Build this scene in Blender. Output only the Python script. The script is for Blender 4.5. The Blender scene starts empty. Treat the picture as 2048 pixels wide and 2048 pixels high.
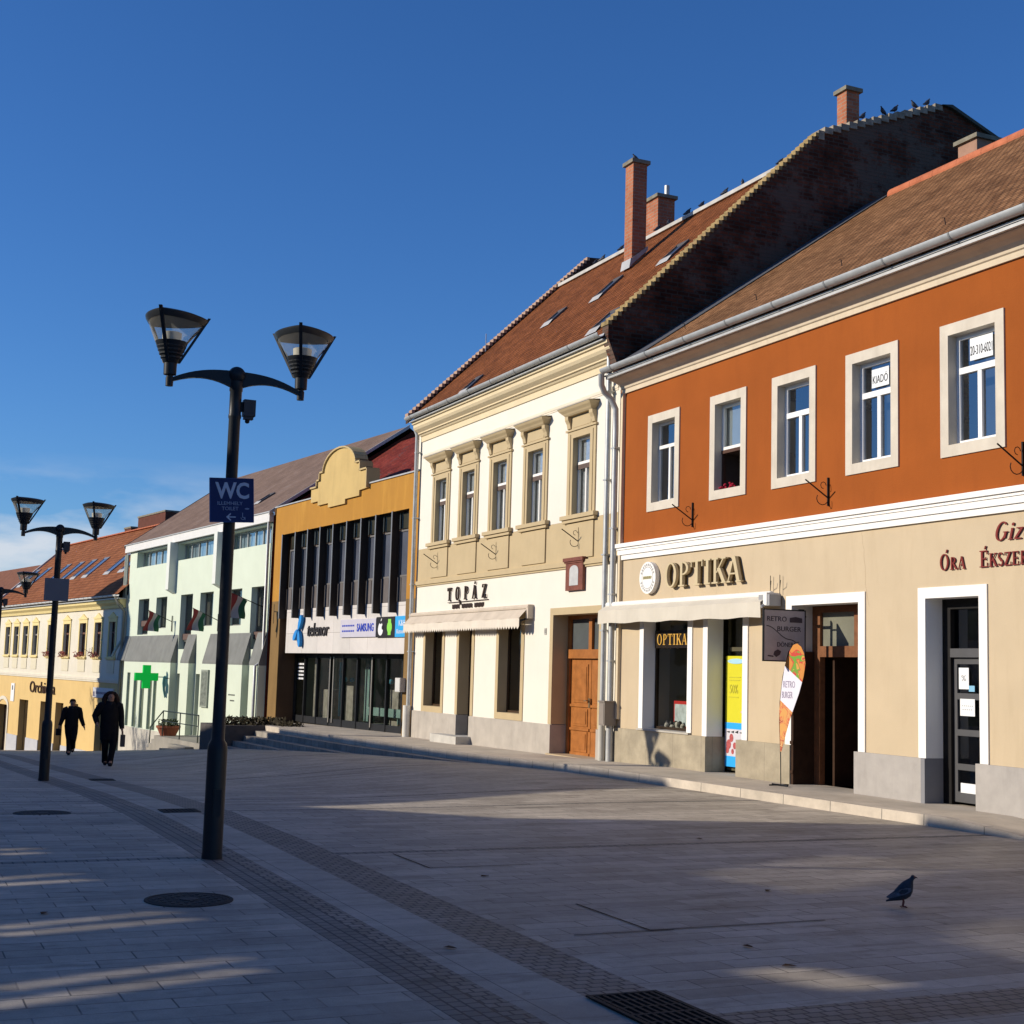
import bpy, bmesh, math, random
from math import radians as R, sin, cos, pi, tan
from mathutils import Vector, Matrix
random.seed(7)
S=bpy.context.scene; COL=S.collection
# ---------------------------------------------------------------- camera
F_PX,YAW,PIT,ROL=2789.6,0.424089,0.114034,-0.0286463
fw=Vector((-cos(YAW)*cos(PIT),sin(YAW)*cos(PIT),sin(PIT)))
r_=fw.cross(Vector((0,0,1))).normalized(); u_=r_.cross(fw)
rr=cos(ROL)*r_-sin(ROL)*u_; uu=sin(ROL)*r_+cos(ROL)*u_
cd=bpy.data.cameras.new("camera"); cam=bpy.data.objects.new("camera",cd); COL.objects.link(cam)
cd.sensor_width=36; cd.lens=F_PX/2048*36; cd.clip_end=3000; cd.clip_start=0.05
m=Matrix((rr,uu,-fw)).transposed().to_4x4(); m.translation=Vector((0,0,1.75)); cam.matrix_world=m
S.camera=cam
# ---------------------------------------------------------------- sky, sun, exposure
LD=Vector((0.344,1.0,-0.391)).normalized()      # direction the sunlight travels
W=bpy.data.worlds.new("World"); S.world=W; W.use_nodes=True
nt=W.node_tree; N=nt.nodes; L=nt.links; N.clear()
sky=N.new('ShaderNodeTexSky'); sky.sky_type='NISHITA'; sky.sun_disc=False
sky.sun_elevation=math.asin(-LD.z); sky.sun_rotation=math.atan2(-LD.x,-LD.y)
sky.altitude=300; sky.air_density=1.0; sky.dust_density=0.25; sky.ozone_density=4.0
tc=N.new('ShaderNodeTexCoord'); sep=N.new('ShaderNodeSeparateXYZ'); L.new(tc.outputs['Generated'],sep.inputs[0])
mp=N.new('ShaderNodeMapping'); mp.inputs['Scale'].default_value=(1.6,1.6,6.0); L.new(tc.outputs['Generated'],mp.inputs[0])
cn=N.new('ShaderNodeTexNoise'); cn.inputs['Scale'].default_value=2.6; cn.inputs['Detail'].default_value=7; cn.inputs['Roughness'].default_value=.55; L.new(mp.outputs[0],cn.inputs[0])
cr=N.new('ShaderNodeMapRange'); cr.inputs[1].default_value=.42; cr.inputs[2].default_value=.57; L.new(cn.outputs[0],cr.inputs[0])
hr=N.new('ShaderNodeMapRange'); hr.inputs[1].default_value=.095; hr.inputs[2].default_value=.14; hr.inputs[3].default_value=1; hr.inputs[4].default_value=0; L.new(sep.outputs[2],hr.inputs[0])
# clouds only low down at the far end of the street
xr=N.new('ShaderNodeMapRange'); xr.inputs[1].default_value=-.90; xr.inputs[2].default_value=-.99; xr.inputs[3].default_value=0; xr.inputs[4].default_value=1; L.new(sep.outputs[0],xr.inputs[0])
mu=N.new('ShaderNodeMath'); mu.operation='MULTIPLY'; L.new(cr.outputs[0],mu.inputs[0]); L.new(hr.outputs[0],mu.inputs[1])
mu2=N.new('ShaderNodeMath'); mu2.operation='MULTIPLY'; L.new(mu.outputs[0],mu2.inputs[0]); L.new(xr.outputs[0],mu2.inputs[1])
mu3=N.new('ShaderNodeMath'); mu3.operation='MULTIPLY'; mu3.inputs[1].default_value=.8; L.new(mu2.outputs[0],mu3.inputs[0])
hsv=N.new('ShaderNodeHueSaturation'); hsv.inputs['Saturation'].default_value=1.12; hsv.inputs['Value'].default_value=1.0; L.new(sky.outputs[0],hsv.inputs['Color'])
tin=N.new('ShaderNodeMix'); tin.data_type='RGBA'; tin.blend_type='MULTIPLY'; tin.inputs[0].default_value=1; tin.inputs[7].default_value=(.68,.93,1.27,1); L.new(hsv.outputs[0],tin.inputs[6])
mx=N.new('ShaderNodeMix'); mx.data_type='RGBA'; L.new(mu3.outputs[0],mx.inputs[0]); L.new(tin.outputs[2],mx.inputs[6]); mx.inputs[7].default_value=(7.0,7.3,7.8,1)
bg=N.new('ShaderNodeBackground'); bg.inputs[1].default_value=.105; L.new(mx.outputs[2],bg.inputs[0])
wo=N.new('ShaderNodeOutputWorld'); L.new(bg.outputs[0],wo.inputs[0])
sl=bpy.data.lights.new("sun",'SUN'); sl.energy=5.0; sl.angle=R(.5); sl.color=(1.0,.90,.76)
so=bpy.data.objects.new("sun",sl); COL.objects.link(so); so.rotation_euler=(-LD).to_track_quat('Z','Y').to_euler(); so.location=(0,-30,40)
S.view_settings.view_transform='Standard'; S.view_settings.look='None'; S.view_settings.exposure=0.0; S.view_settings.gamma=1
S.render.engine='CYCLES'
S.render.resolution_x=1024; S.render.resolution_y=1024
# ---------------------------------------------------------------- materials
MATS={}
def nn(nt,t,**k):
    n=nt.nodes.new(t)
    for a,b in k.items(): setattr(n,a,b)
    return n
def mat(name,col,rough=.8,var=.12,sc=3.0,bump=0.0,bsc=60,metal=0,spec=.15,stain=0.0,emit=0,dark=None,coat=0):
    if name in MATS: return MATS[name]
    m=bpy.data.materials.new(name); m.use_nodes=True; nt=m.node_tree; b=nt.nodes['Principled BSDF']; l=nt.links
    b.inputs['Roughness'].default_value=rough; b.inputs['Metallic'].default_value=metal; b.inputs['Specular IOR Level'].default_value=spec
    tcn=nn(nt,'ShaderNodeTexCoord'); 
    no=nn(nt,'ShaderNodeTexNoise'); no.inputs['Scale'].default_value=sc; no.inputs['Detail'].default_value=6; no.inputs['Roughness'].default_value=.6; l.new(tcn.outputs['Object'],no.inputs[0])
    rp=nn(nt,'ShaderNodeMapRange'); rp.inputs[1].default_value=.3; rp.inputs[2].default_value=.7; rp.inputs[3].default_value=1-var; rp.inputs[4].default_value=1+var*.6; l.new(no.outputs[0],rp.inputs[0])
    vm=nn(nt,'ShaderNodeMix',data_type='RGBA',blend_type='MULTIPLY'); vm.inputs[0].default_value=1; vm.inputs[6].default_value=(*col,1); l.new(rp.outputs[0],vm.inputs[7])
    out=vm.outputs[2]
    if stain>0:
        mpp=nn(nt,'ShaderNodeMapping'); mpp.inputs['Scale'].default_value=(1.6,1.6,.28); l.new(tcn.outputs['Object'],mpp.inputs[0])
        n2=nn(nt,'ShaderNodeTexNoise'); n2.inputs['Scale'].default_value=2.2; n2.inputs['Detail'].default_value=8; n2.inputs['Roughness'].default_value=.65; l.new(mpp.outputs[0],n2.inputs[0])
        r2=nn(nt,'ShaderNodeMapRange'); r2.inputs[1].default_value=.5; r2.inputs[2].default_value=.75; r2.inputs[3].default_value=0; r2.inputs[4].default_value=stain; l.new(n2.outputs[0],r2.inputs[0])
        m2=nn(nt,'ShaderNodeMix',data_type='RGBA'); l.new(r2.outputs[0],m2.inputs[0]); l.new(out,m2.inputs[6]); m2.inputs[7].default_value=(*(dark or [c*.45 for c in col]),1); out=m2.outputs[2]
    l.new(out,b.inputs['Base Color'])
    if bump>0:
        n3=nn(nt,'ShaderNodeTexNoise'); n3.inputs['Scale'].default_value=bsc; n3.inputs['Detail'].default_value=3; l.new(tcn.outputs['Object'],n3.inputs[0])
        bp=nn(nt,'ShaderNodeBump'); bp.inputs['Strength'].default_value=bump; bp.inputs['Distance'].default_value=.01; l.new(n3.outputs[0],bp.inputs['Height']); l.new(bp.outputs[0],b.inputs['Normal'])
    if emit>0: b.inputs['Emission Color'].default_value=(*col,1); b.inputs['Emission Strength'].default_value=emit
    if coat: b.inputs['Coat Weight'].default_value=coat
    MATS[name]=m; return m
def tiles(name,c1,c2,mortar,bw,rh,ms=.012,bump=.6,rough=.85,off=.5,sqv=.35,moss=None,nsc=.8,dist=.02):
    if name in MATS: return MATS[name]
    m=bpy.data.materials.new(name); m.use_nodes=True; nt=m.node_tree; b=nt.nodes['Principled BSDF']; l=nt.links
    b.inputs['Roughness'].default_value=rough; b.inputs['Specular IOR Level'].default_value=.08
    uv=nn(nt,'ShaderNodeTexCoord'); br=nn(nt,'ShaderNodeTexBrick'); br.offset=off
    br.inputs['Scale'].default_value=1; br.inputs['Brick Width'].default_value=bw; br.inputs['Row Height'].default_value=rh; br.inputs['Mortar Size'].default_value=ms; br.inputs['Mortar Smooth'].default_value=.3
    br.inputs['Color1'].default_value=(*c1,1); br.inputs['Color2'].default_value=(*c2,1); br.inputs['Mortar'].default_value=(*mortar,1); l.new(uv.outputs['UV'],br.inputs[0])
    no=nn(nt,'ShaderNodeTexNoise'); no.inputs['Scale'].default_value=nsc; no.inputs['Detail'].default_value=8; no.inputs['Roughness'].default_value=.7; l.new(uv.outputs['UV'],no.inputs[0])
    rp=nn(nt,'ShaderNodeMapRange'); rp.inputs[1].default_value=.3; rp.inputs[2].default_value=.7; rp.inputs[3].default_value=1-sqv; rp.inputs[4].default_value=1+sqv; l.new(no.outputs[0],rp.inputs[0])
    vm=nn(nt,'ShaderNodeMix',data_type='RGBA',blend_type='MULTIPLY'); vm.inputs[0].default_value=1; l.new(br.outputs[0],vm.inputs[6]); l.new(rp.outputs[0],vm.inputs[7]); out=vm.outputs[2]
    if moss:
        n2=nn(nt,'ShaderNodeTexNoise'); n2.inputs['Scale'].default_value=moss[3]; n2.inputs['Detail'].default_value=9; n2.inputs['Roughness'].default_value=.7; l.new(uv.outputs['UV'],n2.inputs[0])
        r2=nn(nt,'ShaderNodeMapRange'); r2.inputs[1].default_value=moss[4]; r2.inputs[2].default_value=moss[4]+.06; r2.inputs[4].default_value=.85; l.new(n2.outputs[0],r2.inputs[0])
        m2=nn(nt,'ShaderNodeMix',data_type='RGBA'); l.new(r2.outputs[0],m2.inputs[0]); l.new(out,m2.inputs[6]); m2.inputs[7].default_value=(*moss[:3],1); out=m2.outputs[2]
    l.new(out,b.inputs['Base Color'])
    # overlapping courses: each course rises towards its lower edge
    sp=nn(nt,'ShaderNodeSeparateXYZ'); l.new(uv.outputs['UV'],sp.inputs[0])
    dv=nn(nt,'ShaderNodeMath',operation='DIVIDE'); dv.inputs[1].default_value=rh; l.new(sp.outputs[1],dv.inputs[0])
    fr=nn(nt,'ShaderNodeMath',operation='FRACT'); l.new(dv.outputs[0],fr.inputs[0])
    mm=nn(nt,'ShaderNodeMath',operation='MULTIPLY_ADD'); mm.inputs[1].default_value=-.6; l.new(fr.outputs[0],mm.inputs[0])
    iv=nn(nt,'ShaderNodeMath',operation='SUBTRACT'); iv.inputs[0].default_value=1; l.new(br.outputs['Fac'],iv.inputs[1]); l.new(iv.outputs[0],mm.inputs[2])
    bp=nn(nt,'ShaderNodeBump'); bp.inputs['Strength'].default_value=bump; bp.inputs['Distance'].default_value=dist; l.new(mm.outputs[0],bp.inputs['Height']); l.new(bp.outputs[0],b.inputs['Normal'])
    MATS[name]=m; return m
def glass(name,tint,fac,rough=.03,ior=1.5):
    if name in MATS: return MATS[name]
    m=bpy.data.materials.new(name); m.use_nodes=True; nt=m.node_tree; l=nt.links; nt.nodes.clear()
    tr=nn(nt,'ShaderNodeBsdfTransparent'); tr.inputs[0].default_value=(*tint,1)
    gl=nn(nt,'ShaderNodeBsdfGlossy'); gl.inputs['Roughness'].default_value=rough; gl.inputs[0].default_value=(.95,.97,1,1)
    tcn=nn(nt,'ShaderNodeTexCoord'); no=nn(nt,'ShaderNodeTexNoise'); no.inputs['Scale'].default_value=1.3; l.new(tcn.outputs['Object'],no.inputs[0])
    bp=nn(nt,'ShaderNodeBump'); bp.inputs['Strength'].default_value=.06; bp.inputs['Distance'].default_value=.05; l.new(no.outputs[0],bp.inputs['Height']); l.new(bp.outputs[0],gl.inputs['Normal'])
    fr=nn(nt,'ShaderNodeFresnel'); fr.inputs[0].default_value=ior
    ad=nn(nt,'ShaderNodeMath',operation='MULTIPLY_ADD'); ad.inputs[1].default_value=1.0; ad.inputs[2].default_value=fac; ad.use_clamp=True; l.new(fr.outputs[0],ad.inputs[0])
    ms=nn(nt,'ShaderNodeMixShader'); l.new(ad.outputs[0],ms.inputs[0]); l.new(tr.outputs[0],ms.inputs[1]); l.new(gl.outputs[0],ms.inputs[2])
    o=nn(nt,'ShaderNodeOutputMaterial'); l.new(ms.outputs[0],o.inputs[0]); MATS[name]=m; return m
# ---------------------------------------------------------------- mesh helpers
WO={}                                   # world origin of every object
def frame(px,py,pz=0,ang=0):
    a=R(ang); ca,sa=cos(a),sin(a)
    return lambda X,Y,Z: (px+X*ca-Y*sa, py+X*sa+Y*ca, pz+Z)
WORLD=frame(0,0)
class MB:
    def __init__(s,fr=WORLD): s.v=[]; s.f=[]; s.fr=fr; s.e=0
    def P(s,*p): s.v.append(s.fr(*p)); return len(s.v)-1
    def quad(s,*ps): s.f.append([s.P(*p) for p in ps]); return s
    def box(s,x0,x1,y0,y1,z0,z1):
        i=[s.P(x,y,z) for z in (z0,z1) for y in (y0,y1) for x in (x0,x1)]
        for q in ((0,2,3,1),(4,5,7,6),(0,1,5,4),(2,6,7,3),(0,4,6,2),(1,3,7,5)): s.f.append([i[k] for k in q])
        return s
    def prism(s,pts,y0,y1):             # polygon in X,Z extruded along Y
        n=len(pts); a=[s.P(x,y0,z) for x,z in pts]; b=[s.P(x,y1,z) for x,z in pts]
        s.f.append(a); s.f.append(b[::-1])
        for i in range(n): j=(i+1)%n; s.f.append([a[j],a[i],b[i],b[j]])
        return s
    def xprism(s,pts,x0,x1):            # polygon in Y,Z extruded along X
        n=len(pts); a=[s.P(x0,y,z) for y,z in pts]; b=[s.P(x1,y,z) for y,z in pts]
        s.f.append(a); s.f.append(b[::-1])
        for i in range(n): j=(i+1)%n; s.f.append([a[j],a[i],b[i],b[j]])
        return s
    def zprism(s,pts,z0,z1):
        n=len(pts); a=[s.P(x,y,z0) for x,y in pts]; b=[s.P(x,y,z1) for x,y in pts]
        s.f.append(a); s.f.append(b[::-1])
        for i in range(n): j=(i+1)%n; s.f.append([a[j],a[i],b[i],b[j]])
        return s
    def tube(s,pts,r,n=10,cap=True):
        rs=r if isinstance(r,(list,tuple)) else [r]*len(pts)
        P=[Vector(p) for p in pts]; rings=[]; up=None
        for i,p in enumerate(P):
            d=((P[min(i+1,len(P)-1)]-P[max(i-1,0)])).normalized()
            if up is None: up=Vector((0,0,1)) if abs(d.z)<.9 else Vector((1,0,0))
            a=d.cross(up).normalized(); b=a.cross(d).normalized(); up=b
            rings.append([s.P(*(p+a*rs[i]*cos(2*pi*k/n)+b*rs[i]*sin(2*pi*k/n))) for k in range(n)])
        for A,B in zip(rings,rings[1:]):
            for k in range(n): s.f.append([A[k],A[(k+1)%n],B[(k+1)%n],B[k]])
        if cap: s.f.append(rings[0][::-1]); s.f.append(rings[-1])
        return s
    def lathe(s,c,prof,n=20):           # (r,z) profile about a vertical axis
        rings=[[s.P(c[0]+r*cos(2*pi*k/n),c[1]+r*sin(2*pi*k/n),c[2]+z) for k in range(n)] for r,z in prof]
        for A,B in zip(rings,rings[1:]):
            for k in range(n): s.f.append([A[k],A[(k+1)%n],B[(k+1)%n],B[k]])
        s.f.append(rings[0][::-1]); s.f.append(rings[-1]); return s
    def rlathe(s,c,prof,th0,n=48):      # like lathe, but the plan is a bulging triangle; prof = (r, z, how triangular)
        rings=[]
        for r,z,w in prof:
            ring_=[]
            for k in range(n):
                a=th0+2*pi*k/n; q=(a-th0)%(2*pi/3)-pi/3   # angle from the middle of the opposite arc
                c_=cos(pi-abs(q)) if True else 0; t=c_+math.sqrt(c_*c_+2); rr_=r*((1-w)+w*t/.9); ring_.append(s.P(c[0]+rr_*cos(a),c[1]+rr_*sin(a),c[2]+z))
            rings.append(ring_)
        for A,B in zip(rings,rings[1:]):
            for k in range(n): s.f.append([A[k],A[(k+1)%n],B[(k+1)%n],B[k]])
        s.f.append(rings[0][::-1]); s.f.append(rings[-1]); return s
    def ball(s,c,rx,ry=None,rz=None,n=14):
        ry=ry or rx; rz=rz or rx; rings=[]
        for i in range(1,n//2+3):
            t=pi*i/(n//2+3); rings.append([s.P(c[0]+rx*sin(t)*cos(2*pi*k/n),c[1]+ry*sin(t)*sin(2*pi*k/n),c[2]+rz*cos(t)) for k in range(n)])
        for A,B in zip(rings,rings[1:]):
            for k in range(n): s.f.append([A[k],A[(k+1)%n],B[(k+1)%n],B[k]])
        s.f.append(rings[0][::-1]); s.f.append(rings[-1]); return s
    def wall(s,x0,x1,z0,z1,holes=(),y=0.0,sub=None):   # front sheet with holes (x0,x1,z0,z1,reveal depth)
        xs=sorted({x0,x1,*[h[0] for h in holes],*[h[1] for h in holes]}); zs=sorted({z0,z1,*[h[2] for h in holes],*[h[3] for h in holes]})
        xs=[x for x in xs if x0<=x<=x1]; zs=[z for z in zs if z0<=z<=z1]
        for a,b in zip(xs,xs[1:]):
            for c,d in zip(zs,zs[1:]):
                mx_,mz=(a+b)/2,(c+d)/2
                if any(h[0]<mx_<h[1] and h[2]<mz<h[3] for h in holes): continue
                s.quad((a,y,c),(b,y,c),(b,y,d),(a,y,d))
        for h in holes:
            a,b,c,d=h[:4]; dp=h[4] if len(h)>4 else .2
            if dp<=0: continue
            c2=max(c,z0); d2=min(d,z1); a2=max(a,x0); b2=min(b,x1)
            s.quad((a2,y,c2),(a2,y,d2),(a2,y+dp,d2),(a2,y+dp,c2)); s.quad((b2,y,c2),(b2,y+dp,c2),(b2,y+dp,d2),(b2,y,d2))
            if d<=z1: s.quad((a,y,d),(b,y,d),(b,y+dp,d),(a,y+dp,d))
            if c>=z0: s.quad((a,y,c),(a,y+dp,c),(b,y+dp,c),(b,y,c))
        return s
    def surround(s,x0,x1,z0,z1,w,y0,y1,bottom=True):  # raised flat border round an opening
        zb=z0-w if bottom else z0
        s.box(x0-w,x0,y0,y1,zb,z1+w); s.box(x1,x1+w,y0,y1,zb,z1+w); s.box(x0,x1,y0,y1,z1,z1+w)
        if bottom: s.box(x0,x1,y0,y1,z0-w,z0)
        return s
    def build(s,name,material,parent=None,smooth=False,origin=None):
        o0=Vector(origin if origin is not None else (WO[parent.name] if parent else (0,0,0)))
        me=bpy.data.meshes.new(name); me.from_pydata([tuple(Vector(p)-o0) for p in s.v],[],s.f); me.materials.append(material)
        uvl=me.uv_layers.new(name='uv'); me.update()
        for p in me.polygons:
            n=p.normal
            if abs(n.z)>.95: U=Vector((1,0,0)); V=Vector((0,1,0))
            else: U=Vector((0,0,1)).cross(n).normalized(); V=n.cross(U)
            if V.z<0: V=-V
            for li in p.loop_indices:
                q=Vector(me.vertices[me.loops[li].vertex_index].co)+o0; uvl.data[li].uv=(q.dot(U),q.dot(V))
            if smooth: p.use_smooth=True
        o=bpy.data.objects.new(name,me); COL.objects.link(o); WO[o.name]=o0
        if parent: o.parent=parent
        elif origin is not None: o.location=o0
        else: pass
        if smooth:
            try: me.set_sharp_from_angle(angle=R(40))
            except Exception: pass
        return o
def tag(o,label=None,cat=None,group=None,kind=None):
    if label: o['label']=label
    if cat: o['category']=cat
    if group: o['group']=group
    if kind: o['kind']=kind
    return o
def thing(name,loc,label,cat,group=None):
    o=bpy.data.objects.new(name,None); COL.objects.link(o); o.location=loc; o.empty_display_size=.3; WO[o.name]=Vector(loc)
    return tag(o,label,cat,group)
def copy_tree(o,parent=None):
    c=o.copy(); COL.objects.link(c); c.parent=parent; WO[c.name]=WO[o.name]
    for ch in list(o.children): copy_tree(ch,c)
    return c
def text_polys(body,shear=0.0,bold=0.0):
    cu=bpy.data.curves.new('t','FONT'); cu.body=body; cu.size=1; cu.shear=shear; cu.offset=bold; cu.resolution_u=3
    ob=bpy.data.objects.new('t',cu); COL.objects.link(ob); dg=bpy.context.evaluated_depsgraph_get(); dg.update()
    me=bpy.data.meshes.new_from_object(ob.evaluated_get(dg)); vs=[tuple(v.co) for v in me.vertices]; fs=[list(p.vertices) for p in me.polygons]
    bpy.data.objects.remove(ob); bpy.data.curves.remove(cu); bpy.data.meshes.remove(me); return vs,fs
def add_text(mb,body,X,Y,Z,h,w=None,depth=.01,shear=0,bold=0.0,center=False):
    vs,fs=text_polys(body,shear,bold)
    if not vs: return
    x0=min(v[0] for v in vs);x1=max(v[0] for v in vs);y0=min(v[1] for v in vs);y1=max(v[1] for v in vs)
    sy=h/(y1-y0); sx=(w/(x1-x0)) if w else sy
    if center: X-=(x1-x0)*sx/2
    n0=len(mb.v)
    A=[mb.P(X+(v[0]-x0)*sx,Y-depth,Z+(v[1]-y0)*sy) for v in vs]; B=[mb.P(X+(v[0]-x0)*sx,Y,Z+(v[1]-y0)*sy) for v in vs]
    ed={}
    for f in fs:
        mb.f.append([A[i] for i in f])
        for i in range(len(f)):
            a,b=f[i],f[(i+1)%len(f)]; ed[(a,b)]=1
    for (a,b) in ed:
        if (b,a) not in ed: mb.f.append([A[b],A[a],B[a],B[b]])
# serif lettering drawn as strokes: each glyph = (advance, [strokes])
def ring(cx,cz,rx,rz,t,tn,a0=0,a1=360,n=28):
    o=[];i=[]
    for k in range(n+1):
        a=R(a0+(a1-a0)*k/n); o.append((cx+rx*cos(a),cz+rz*sin(a))); i.append((cx+(rx-t)*cos(a),cz+(rz-tn)*sin(a)))
    return ('ring',o,i)
def ln(x0,z0,x1,z1,w): 
    d=math.hypot(x1-x0,z1-z0); nx,nz=-(z1-z0)/d*w/2,(x1-x0)/d*w/2
    if abs(z1-z0)>.3*abs(x1-x0): # keep ends horizontal
        k=w/2/abs((z1-z0)/d); return ('poly',[(x0-k,z0),(x0+k,z0),(x1+k,z1),(x1-k,z1)])
    return ('poly',[(x0+nx,z0+nz),(x0-nx,z0-nz),(x1-nx,z1-nz),(x1+nx,z1+nz)])
def bxp(x0,x1,z0,z1): return ('poly',[(x0,z0),(x1,z0),(x1,z1),(x0,z1)])
GL={
'T':(.8,[bxp(.32,.48,.06,.94),bxp(.02,.78,.94,1),bxp(.02,.08,.74,.93),bxp(.72,.78,.74,.93),bxp(.2,.6,0,.06)]),
'O':(.9,[ring(.42,.5,.4,.52,.15,.06)]),
'P':(.75,[bxp(.12,.27,.06,1),ring(.3,.73,.36,.27,.14,.06,-90,90,14),bxp(.28,.32,.46,.52),bxp(.28,.32,.94,1),bxp(0,.4,0,.06)]),
'R':(.85,[bxp(.12,.27,.06,1),ring(.3,.75,.34,.25,.13,.06,-90,90,14),bxp(.28,.32,.5,.56),bxp(.28,.32,.94,1),ln(.75,.0,.38,.5,.15),bxp(0,.4,0,.06)]),
'A':(.85,[ln(.1,.05,.42,1,.06),ln(.7,.05,.42,.99,.17),bxp(.23,.52,.3,.36),bxp(0,.22,0,.05),bxp(.55,.86,0,.05)]),
'Z':(.75,[bxp(.06,.7,.93,1),bxp(.02,.72,0,.07),ln(.12,.075,.58,.925,.16),bxp(.06,.11,.75,.925),bxp(.67,.72,.075,.26)]),
'I':(.45,[bxp(.14,.3,.06,.94),bxp(.03,.41,0,.06),bxp(.03,.41,.94,1)]),
'K':(.85,[bxp(.12,.27,.06,.94),ln(.3,.42,.68,.94,.06),ln(.74,.05,.42,.6,.17),bxp(0,.38,0,.06),bxp(0,.38,.94,1),bxp(.56,.85,.945,1),bxp(.58,.88,0,.05)]),
'E':(.75,[bxp(.12,.27,.06,.94),bxp(.0,.66,.94,1),bxp(0,.68,0,.06),bxp(.28,.5,.47,.53),bxp(.6,.66,.76,.93),bxp(.63,.68,.07,.26),bxp(.5,.54,.4,.6)]),
'S':(.62,[ring(.3,.74,.25,.27,.1,.08,20,240,16),ring(.3,.26,.27,.27,.11,.08,-160,70,16),ln(.46,.32,.14,.66,.16)]),
'G':(.95,[ring(.44,.5,.42,.52,.15,.06,45,345,26),bxp(.68,.82,.12,.42),bxp(.58,.92,.42,.47)]),
'i':(.36,[bxp(.1,.24,.05,.62),bxp(.02,.34,0,.05),('dot',(.17,.82),.085)]),
'z':(.55,[bxp(.04,.5,.56,.62),bxp(.02,.52,0,.06),ln(.1,.065,.42,.555,.14)]),
'e':(.55,[ring(.27,.31,.25,.32,.1,.05,30,330,20),bxp(.14,.46,.3,.35)]),
'l':(.32,[bxp(.08,.22,.05,1),bxp(0,.3,0,.05)]),
'a':(.58,[ring(.24,.22,.2,.22,.09,.05),bxp(.38,.5,.04,.5),ring(.28,.46,.22,.17,.1,.05,20,160,10)]),
"'":(0,[ln(-.36,1.07,-.28,1.27,.09)]),'.':(0,[('dot',(-.3,1.16),.08)]),
' ':(.4,[])}
def serif(mb,body,X,Y,Z,h,depth,sx=1.0,shear=0,spacing=0,small=None):
    x=0;n=0
    for i,c in enumerate(body):
        sc=h; adv,st=GL.get(c,GL.get(c.upper()))
        if small and i in small: sc=h*small[i]
        for s_ in st:
            n+=1; yo=Y-depth-.0004*(n%5)
            tf=lambda p:(X+(x+p[0]*sc*sx)+shear*p[1]*sc, Z+p[1]*sc)
            if s_[0]=='poly': mb.prism([tf(p) for p in s_[1]],yo,Y)
            elif s_[0]=='dot': mb.prism([tf((s_[1][0]+s_[2]*cos(2*pi*k/12),s_[1][1]+s_[2]*sin(2*pi*k/12))) for k in range(12)],yo,Y)
            else:
                o=[tf(p) for p in s_[1]]; i_=[tf(p) for p in s_[2]]
                for k in range(len(o)-1): mb.prism([o[k],o[k+1],i_[k+1],i_[k]],yo,Y)
        x+=(adv*sc*sx+spacing) if adv else 0
    return x
# ---------------------------------------------------------------- common materials
ZINC=mat('zinc_grey',(.46,.47,.46),.45,.15,5,metal=.35)
ZINCL=mat('zinc_bright',(.42,.42,.41),.5,.15,5,metal=.3)
WHITE=mat('white_paint',(.80,.78,.72),.55,.03)
UPVC=mat('white_window_frame',(.82,.82,.80),.35,.02)
DARKM=mat('dark_metal',(.018,.019,.021),.5,.2,8,metal=.1)
IRON=mat('black_iron',(.015,.012,.010),.6,.3)
INT=mat('room_dark',(.035,.03,.026),.9,.3)
INTW=mat('room_dim',(.16,.14,.11),.9,.3)
CURT=mat('net_curtain',(.50,.51,.52),.9,.25,14)
BLUEC=mat('blue_room',(.05,.06,.08),.9,.2)
GU=glass('window_glass_upper',(.8,.84,.86),.16,.02,1.6)
GS=glass('shop_glass',(.85,.88,.84),.03,.02,1.5)
GD=glass('shop_glass_dark',(.6,.64,.62),.07,.03,1.5)
def lantern_glass():
    m=glass('lantern_glass',(.93,.93,.90),.0,.15,1.12); nt=m.node_tree; l=nt.links
    o=[n for n in nt.nodes if n.type=='OUTPUT_MATERIAL'][0]; ms=[n for n in nt.nodes if n.type=='MIX_SHADER'][0]
    tl=nn(nt,'ShaderNodeBsdfTranslucent'); tl.inputs[0].default_value=(.75,.74,.68,1); df=nn(nt,'ShaderNodeBsdfDiffuse'); df.inputs[0].default_value=(.6,.6,.56,1)
    a=nn(nt,'ShaderNodeMixShader'); a.inputs[0].default_value=.4; l.new(tl.outputs[0],a.inputs[1]); l.new(df.outputs[0],a.inputs[2])
    b=nn(nt,'ShaderNodeMixShader'); b.inputs[0].default_value=.22; l.new(ms.outputs[0],b.inputs[1]); l.new(a.outputs[0],b.inputs[2]); l.new(b.outputs[0],o.inputs[0]); return m
LAMPG=lantern_glass()
# ---------------------------------------------------------------- terrain
def sm(a,b,x): t=min(1,max(0,(x-a)/(b-a))); return t*t*(3-2*t)
def lerp(tab,x):
    if x<=tab[0][0]: return tab[0][1]
    for (a,p),(b,q) in zip(tab,tab[1:]):
        if x<=b: return p+(q-p)*(x-a)/(b-a)
    return tab[-1][1]
TA=[(14,0),(17,-.03),(21,-.16),(26,-.38),(34,-.72),(44.6,-1.15),(55,-1.72),(65,-2.3),(81,-3.25),(120,-5.6),(260,-12),(2500,-60)]
TB=[(20,0),(23,-.02),(26.7,-.12),(33.5,-.36),(41,-.72),(47,-1.1),(55,-1.62),(65,-2.3),(81,-3.25),(120,-5.6),(260,-12),(2500,-60)]
def gz(x,y): t=-x; k=sm(5.5,10,y); return lerp(TA,t)*(1-k)+lerp(TB,t)*k
def xsplit():
    xs=[2500,600,200,60,20]+[10-i*1.0 for i in range(0,101)]+[-100,-120,-160,-260,-600,-2500]
    return sorted(set(xs))
ys=[-2500,-600,-150,-40]+[-20+i*1.0 for i in range(0,41)]+[26,40,150,600,2500]
g=MB(); xs=xsplit(); idx={}
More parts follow.
